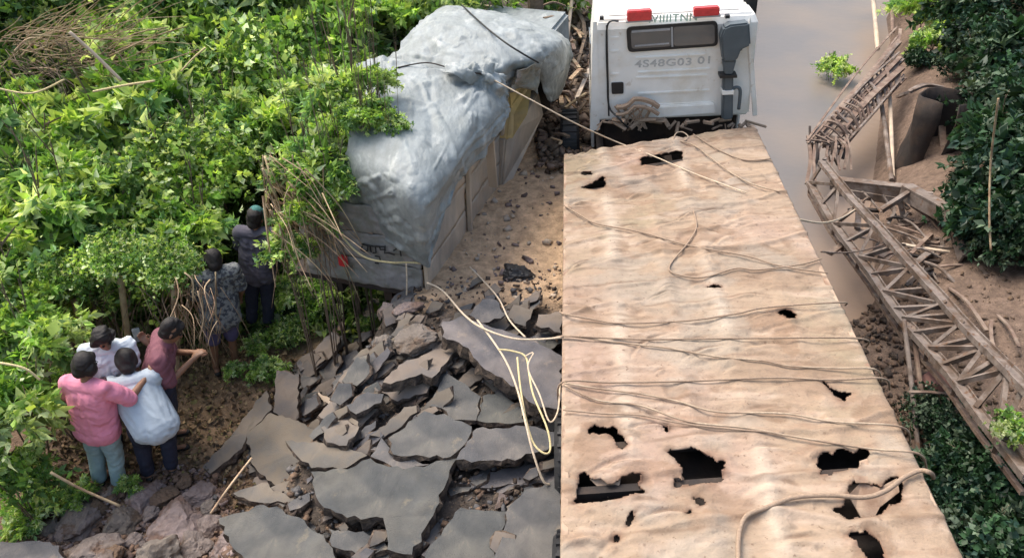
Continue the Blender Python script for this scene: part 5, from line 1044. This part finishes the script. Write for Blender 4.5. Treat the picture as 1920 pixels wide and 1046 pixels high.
stick([(0, 680, 4.6), (45, 690, 4.6), (75, 712, 4.6)], .010, 'ropeyellow', 'pale stalk crossing the bush behind the pink shirt')
stick([(95, 885, 4.2), (150, 915, 4.2), (225, 948, 4.2)], .012, 'straw', 'dry stick lying beneath the pink shirted person')
stick([(530, 360, 6.9), (590, 410, 6.8), (650, 480, 6.6)], .014, 'ropeyellow', 'longest pale cane reaching from the bush to the tail lamp')

# ================================================================== PEOPLE
def capsule(vs, fs, a, b, ra, rb, sx=1.0, n=12):
    a = Vector(a); b = Vector(b); d = b - a; L_ = max(d.length, 1e-4); z = d / L_; x = z.cross(Vector((0, 1, 0)))
    if x.length < .2: x = z.cross(Vector((1, 0, 0)))
    x.normalize(); y = z.cross(x); prof = []
    for k in range(4): t = math.pi / 2 * k / 4; prof.append((-ra * math.cos(t), ra * math.sin(t)))
    prof.append((0, ra)); prof.append((L_, rb))
    for k in range(1, 5): t = math.pi / 2 * k / 4; prof.append((L_ + rb * math.sin(t), rb * math.cos(t)))
    b0 = len(vs)
    for (h_, r) in prof:
        r = max(r, 1e-4)
        for k in range(n): an = 2 * math.pi * k / n; vs.append(a + z * h_ + x * math.cos(an) * r * sx + y * math.sin(an) * r)
    m_ = len(prof)
    for j in range(m_ - 1):
        for k in range(n): fs.append((b0 + j*n+k, b0 + j*n+(k+1) % n, b0 + (j+1)*n+(k+1) % n, b0 + (j+1)*n+k))
    fs.append(tuple(b0 + k for k in range(n))[::-1]); fs.append(tuple(b0 + (m_-1)*n + k for k in range(n)))
def fuse(name, caps, mt, parent, voxel=.010, disp=0.0, smooth=3):
    vs, fs = [], []
    for c_ in caps: capsule(vs, fs, *c_)
    me = bpy.data.meshes.new(name + '_src'); me.from_pydata([tuple(v) for v in vs], [], fs); o = bpy.data.objects.new('tmp', me); C.objects.link(o)
    m_ = o.modifiers.new('r', 'REMESH'); m_.mode = 'VOXEL'; m_.voxel_size = voxel; m_.use_smooth_shade = True
    s_ = o.modifiers.new('s', 'SMOOTH'); s_.factor = .5; s_.iterations = smooth
    bpy.context.view_layer.update(); dg = bpy.context.evaluated_depsgraph_get(); out = bpy.data.meshes.new_from_object(o.evaluated_get(dg)); bpy.data.objects.remove(o); out.name = name
    if disp:
        n_ = len(out.vertices); co = np.empty(n_ * 3, np.float32); out.vertices.foreach_get('co', co); co = co.reshape(-1, 3); nr = np.empty(n_ * 3, np.float32); out.vertices.foreach_get('normal', nr); nr = nr.reshape(-1, 3)
        sd0 = parent.location.x * 7; w_ = 1 - np.abs(fbm(co[:, 0] * 7 + co[:, 2] * 5 + sd0, co[:, 2] * 9 - co[:, 1] * 6, 3)) * 2.2; co = co + nr * (w_ * disp)[:, None]; out.vertices.foreach_set('co', co.ravel())
    out.materials.clear(); return linkobj(name, out, M[mt], parent, True)
def person(base, head_rz, J, shirt, trousers, label, sleeve=.75, hair='short', shoes=True, cap=None, scale=1.0, short_legs=False, lean=.15):
    t_ = thing('person', base, label, 'person', rz=head_rz); t_.scale = (scale,) * 3
    V = {k: Vector(v) for k, v in J.items()}
    sw = Matrix.Rotation(-head_rz, 3, 'Z') @ Vector((lean, 0, 0))                # the whole group leans in over the phone
    for k in V:
        if k not in ('look', 'toe', 'lp', 'rp'): V[k] = V[k] + sw * max(V[k].z - .1, 0)
    hip, chest, neck, head = V['hip'], V['chest'], V['neck'], V['head']
    up_ = (head - neck).normalized(); look = Vector(J.get('look', (0, 1, -.25))).normalized(); rgt = look.cross(up_).normalized(); look = up_.cross(rgt).normalized()
    lat = (V['rs'] - V['ls']).normalized()
    caps = [(hip - lat * .07, chest - lat * .07, .105, .10), (hip + lat * .07, chest + lat * .07, .105, .10), (chest - lat * .06, V['ls'] - up_ * .0, .085, .055), (chest + lat * .06, V['rs'], .085, .055),
            (V['ls'], V['rs'], .052, .052), (chest, neck, .075, .052), (neck, head, .050, .052),
            (head - up_ * .035 + look * .012, head + up_ * .045 - look * .012, .063, .077), (head - up_ * .085 + look * .045, head - up_ * .03 + look * .03, .034, .058),
            (head + look * .082 - up_ * .0, head + look * .098 - up_ * .028, .009, .013), (head + look * .074 - up_ * .06 - rgt * .014, head + look * .074 - up_ * .06 + rgt * .014, .011, .011),
            (head + rgt * .078 + up_ * .012, head + rgt * .082 - up_ * .018, .013, .010), (head - rgt * .078 + up_ * .012, head - rgt * .082 - up_ * .018, .013, .010)]
    for s_ in 'lr':
        S_, E_, W_ = V[s_ + 's'], V[s_ + 'e'], V[s_ + 'w']; caps += [(S_, E_, .050, .038), (E_, W_, .039, .026)]
        d = (W_ - E_).normalized(); pl = V.get(s_ + 'p', Vector((0, 0, -1))); pl = (pl - d * pl.dot(d)).normalized(); sd_ = d.cross(pl).normalized()
        caps.append((W_ + d * .02, W_ + d * .07 + sd_ * .012, .024, .022)); caps.append((W_ + d * .03 - sd_ * .012, W_ + d * .075 - sd_ * .018, .020, .018))
        for i, (o_, fl) in enumerate(((-.030, .055), (-.010, .068), (.010, .072), (.030, .062))):
            k0 = W_ + d * .085 + sd_ * o_; k1 = k0 + d * fl * .55 + pl * .008; k2 = k1 + d * fl * .35 + pl * fl * .45; caps += [(k0, k1, .0098, .009), (k1, k2, .009, .0075)]
        tb = W_ + d * .03 + sd_ * .034; caps += [(tb, tb + d * .032 + sd_ * .022 + pl * .01, .013, .010), (tb + d * .032 + sd_ * .022 + pl * .01, tb + d * .062 + sd_ * .018 + pl * .022, .010, .008)]
        H_, K_, A_ = V[s_ + 'h'], V[s_ + 'k'], V[s_ + 'a']; caps += [(hip + (H_ - hip) * .8, H_, .10, .09), (H_, K_, .088, .056), (K_, A_, .054, .036)]
        ft = Vector(J.get('toe', (0, 1, 0))).normalized(); caps += [(A_ - ft * .03 - Vector((0, 0, .04)), A_ + ft * .14 - Vector((0, 0, .05)), .033, .028)]
    fuse('body', caps, 'skin', t_, .0085)
    e_ = .020; sc_ = [(hip + (hip - chest) * .3, chest, .125 + e_, .10 + e_), (hip - lat * .075 + (hip - chest) * .25, chest - lat * .075, .118 + e_, .103 + e_), (hip + lat * .075 + (hip - chest) * .25, chest + lat * .075, .118 + e_, .103 + e_), (chest - lat * .06, V['ls'], .09 + e_, .055 + e_), (chest + lat * .06, V['rs'], .09 + e_, .055 + e_), (chest, neck - up_ * .035, .085 + e_, .05 + e_), (V['ls'], V['rs'], .054 + e_, .054 + e_)]
    for s_ in 'lr':
        S_, E_, W_ = V[s_ + 's'], V[s_ + 'e'], V[s_ + 'w']
        if sleeve <= 1: sc_.append((S_, S_.lerp(E_, sleeve), .054 + e_, .044 + e_))
        else: sc_ += [(S_, E_, .054 + e_, .044 + e_ * .9), (E_, E_.lerp(W_, sleeve - 1), .044 + e_ * .8, .034 + e_ * .6)]
    fuse('shirt', sc_, shirt, t_, .009, .016, 2)
    tc_ = []
    for s_ in 'lr':
        H_, K_, A_ = V[s_ + 'h'], V[s_ + 'k'], V[s_ + 'a']; tc_ += [(hip, H_, .122, .112), (H_, K_, .108, .076)]
        if not short_legs: tc_.append((K_, K_.lerp(A_, .94), .075, .062))
    fuse('trousers', tc_, trousers, t_, .0105, .010)
    hc = [(head + up_ * .02 - look * .022, head + up_ * .055 - look * .018, .083, .081), (head - look * .045 - up_ * .03, head - look * .03 + up_ * .03, .060, .068), (head + up_ * .078 + look * .035, head + up_ * .082, .040, .045)]
    if hair == 'long': hc += [(head - look * .07 - up_ * .02, neck - look * .075 - up_ * .12, .062, .045)]
    if hair == 'full': hc += [(head + rgt * .05 - look * .01, head - rgt * .05 - look * .01 + up_ * .02, .058, .058)]
    fuse('hair', hc, 'hair', t_, .0075, .020, 1)
    if cap: fuse('cap', [(head + up_ * .06, head + up_ * .08, .096, .085), (head + up_ * .055 + look * .05, head + up_ * .045 + look * .13, .06, .04)], cap, t_, .009)
    for s_ in (-1, 1):
        ev, ef = [], []; q = MB(); p = head + look * .078 + rgt * s_ * .030 + up_ * .008; capsule(q.v, q.f, p, p + up_ * .001, .011, .011); q.m = [0] * len(q.f); q.build('eye', M['inkblack'], t_, True)
        q = MB(); p = p + up_ * .020 + look * .006; capsule(q.v, q.f, p - rgt * .014, p + rgt * .014, .004, .004); q.m = [0] * len(q.f); q.build('eyebrow', M['hair'], t_, True)
    if shoes:
        for s_ in 'lr':
            ft = Vector(J.get('toe', (0, 1, 0))).normalized(); A_ = V[s_ + 'a']; q = fuse('sandal', [(A_ - ft * .05 - Vector((0, 0, .062)), A_ + ft * .16 - Vector((0, 0, .066)), .036, .032)], 'inkblack', t_, .009)
    return t_
base = dict(hip=(0, 0, .90), chest=(0, .01, 1.24), neck=(0, .01, 1.40), head=(0, .03, 1.53), ls=(-.18, 0, 1.36), rs=(.18, 0, 1.36), le=(-.25, -.03, 1.09), lw=(-.25, .08, .86), re=(.25, -.03, 1.09), rw=(.25, .08, .86),
            lh=(-.09, 0, .86), rh=(.09, 0, .86), lk=(-.10, .02, .47), rk=(.10, .02, .47), la=(-.11, -.02, .09), ra=(.11, -.02, .09))
def J(**k): d = dict(base); d.update(k); return d
def onground(px, py): c_ = hit(px, py); return Vector((c_.x, c_.y, float(terr(c_.x, c_.y)) - .01))
p1 = onground(212, 908)
person(p1, R(-12), J(re=(.31, .12, 1.14), rw=(.36, .38, 1.24), rp=(-.5, 0, -1), le=(-.27, .05, 1.12), lw=(-.24, .25, .98), head=(-.01, .05, 1.54), look=(.25, 1, -.5)), 'pink', 'jeans', 'person in a loose pink shirt and washed blue jeans, reaching one arm out', .95, 'full')
p2 = p1 + Vector((.42, .16, .02)); p2.z = float(terr(p2.x, p2.y)) - .01
person(p2, R(22), J(hip=(.02, -.12, .88), chest=(-.08, .10, 1.10), neck=(-.12, .20, 1.22), head=(-.13, .26, 1.32), ls=(-.27, .12, 1.18), rs=(.09, .13, 1.19), le=(-.32, .36, 1.06), lw=(-.16, .46, 1.24), re=(.18, .38, 1.10), rw=(.06, .48, 1.30), lp=(0, -.5, 1), rp=(0, -.5, 1),
    lh=(-.09, -.12, .84), rh=(.10, -.12, .84), lk=(-.12, .05, .46), rk=(.12, .06, .46), look=(-.1, 1, -.35)), 'greyblue', 'navy', 'person in a pale grey blue shirt and dark trousers, bending forward with a raised phone', .7, 'short')
p3 = p1 + Vector((-.04, .50, 0)); p3.z = float(terr(p3.x, p3.y)) - .02
person(p3, R(195), J(re=(.22, .16, 1.12), rw=(.06, .34, 1.18), le=(-.24, .14, 1.12), lw=(-.10, .34, 1.20), look=(-.55, 1, -.55), head=(0, .06, 1.52), rp=(0, 0, -1)), 'whitecloth', 'navy', 'bearded person in a white shirt facing the others with dark hair', .6, 'full', scale=1.0)
p4 = onground(325, 830)
person(p4, R(-72), J(hip=(0, -.06, .90), chest=(0, .03, 1.22), neck=(0, .10, 1.38), head=(0, .16, 1.50), ls=(-.18, .03, 1.33), rs=(.18, .03, 1.33), re=(.23, .10, 1.07), rw=(.10, .31, 1.18), le=(-.23, .10, 1.06), lw=(-.08, .31, 1.13), look=(.1, 1, -.4)), 'maroon', 'navy', 'person in a maroon shirt and dark trousers standing side on with both hands held out', .95, 'short')
p5 = onground(492, 612)
person(p5, R(-8), J(hip=(0, 0, .90), chest=(0, .03, 1.25), le=(-.26, .10, 1.10), lw=(-.20, .30, .98), re=(.27, .08, 1.12), rw=(.22, .32, 1.02), look=(.1, 1, -.3)), 'slate', 'navy', 'person in a slate grey shirt and teal cap, seen from behind among the dry canes', .95, 'short', cap='tealcap' if 'tealcap' in M else None)
p6 = onground(425, 690)
person(p6, R(30), J(hip=(0, -.04, .88), chest=(0, .04, 1.2), le=(-.24, .12, 1.05), lw=(-.16, .30, 1.02), re=(.26, .02, 1.06), rw=(.26, .16, .86), head=(0, .06, 1.5)), 'palegrey', 'purple', 'person in a pale patterned shirt and purple blue shorts, half hidden behind the dry vine', .8, 'short', short_legs=True)
# things held
def phone(p, rz, label):
    t_ = thing('phone', p, label, 'phone'); q = MB(); q.box((0, 0, 0), (.075, .009, .15)); b_ = q.build('casing', M['inkblack'], t_, bevel=.004); q = MB(); q.box((0, -.0055, 0), (.066, .002, .135)); q.build('screen', M['glass'], t_); t_.rotation_euler = (R(-25), 0, rz)
m2 = Matrix.Translation(p2) @ Matrix.Rotation(R(22), 4, 'Z'); phone(m2 @ Vector((-.05 + .15 * 1.2, .56, 1.34)), R(22), 'dark phone held up by the bending person in grey blue')
m3 = Matrix.Translation(p3) @ Matrix.Rotation(R(195), 4, 'Z'); phone(m3 @ Vector((-.18, .44, 1.24)), R(15), 'dark phone in the hands of the person in white')
m5 = Matrix.Translation(p5) @ Matrix.Rotation(R(-8), 4, 'Z'); bp_ = thing('shoulder_bag', m5 @ Vector((.39, -.06, 1.12)), 'black shoulder bag with a pale strip at the slate shirted person\'s side', 'bag')
q = MB(); q.box((0, 0, 0), (.12, .2, .34), taper=.85); q.build('bag_body', M['inkblack'], bp_, bevel=.03); q = MB(); q.box((.0, -.104, .02), (.03, .01, .18)); q.build('pale_strip', M['white'], bp_); q = MB(); q.tube(smooth_path([(0, 0, .15), (-.05, .02, .27), (-.16, .02, .24)], 5), .012, 6); q.build('strap', M['inkblack'], bp_)
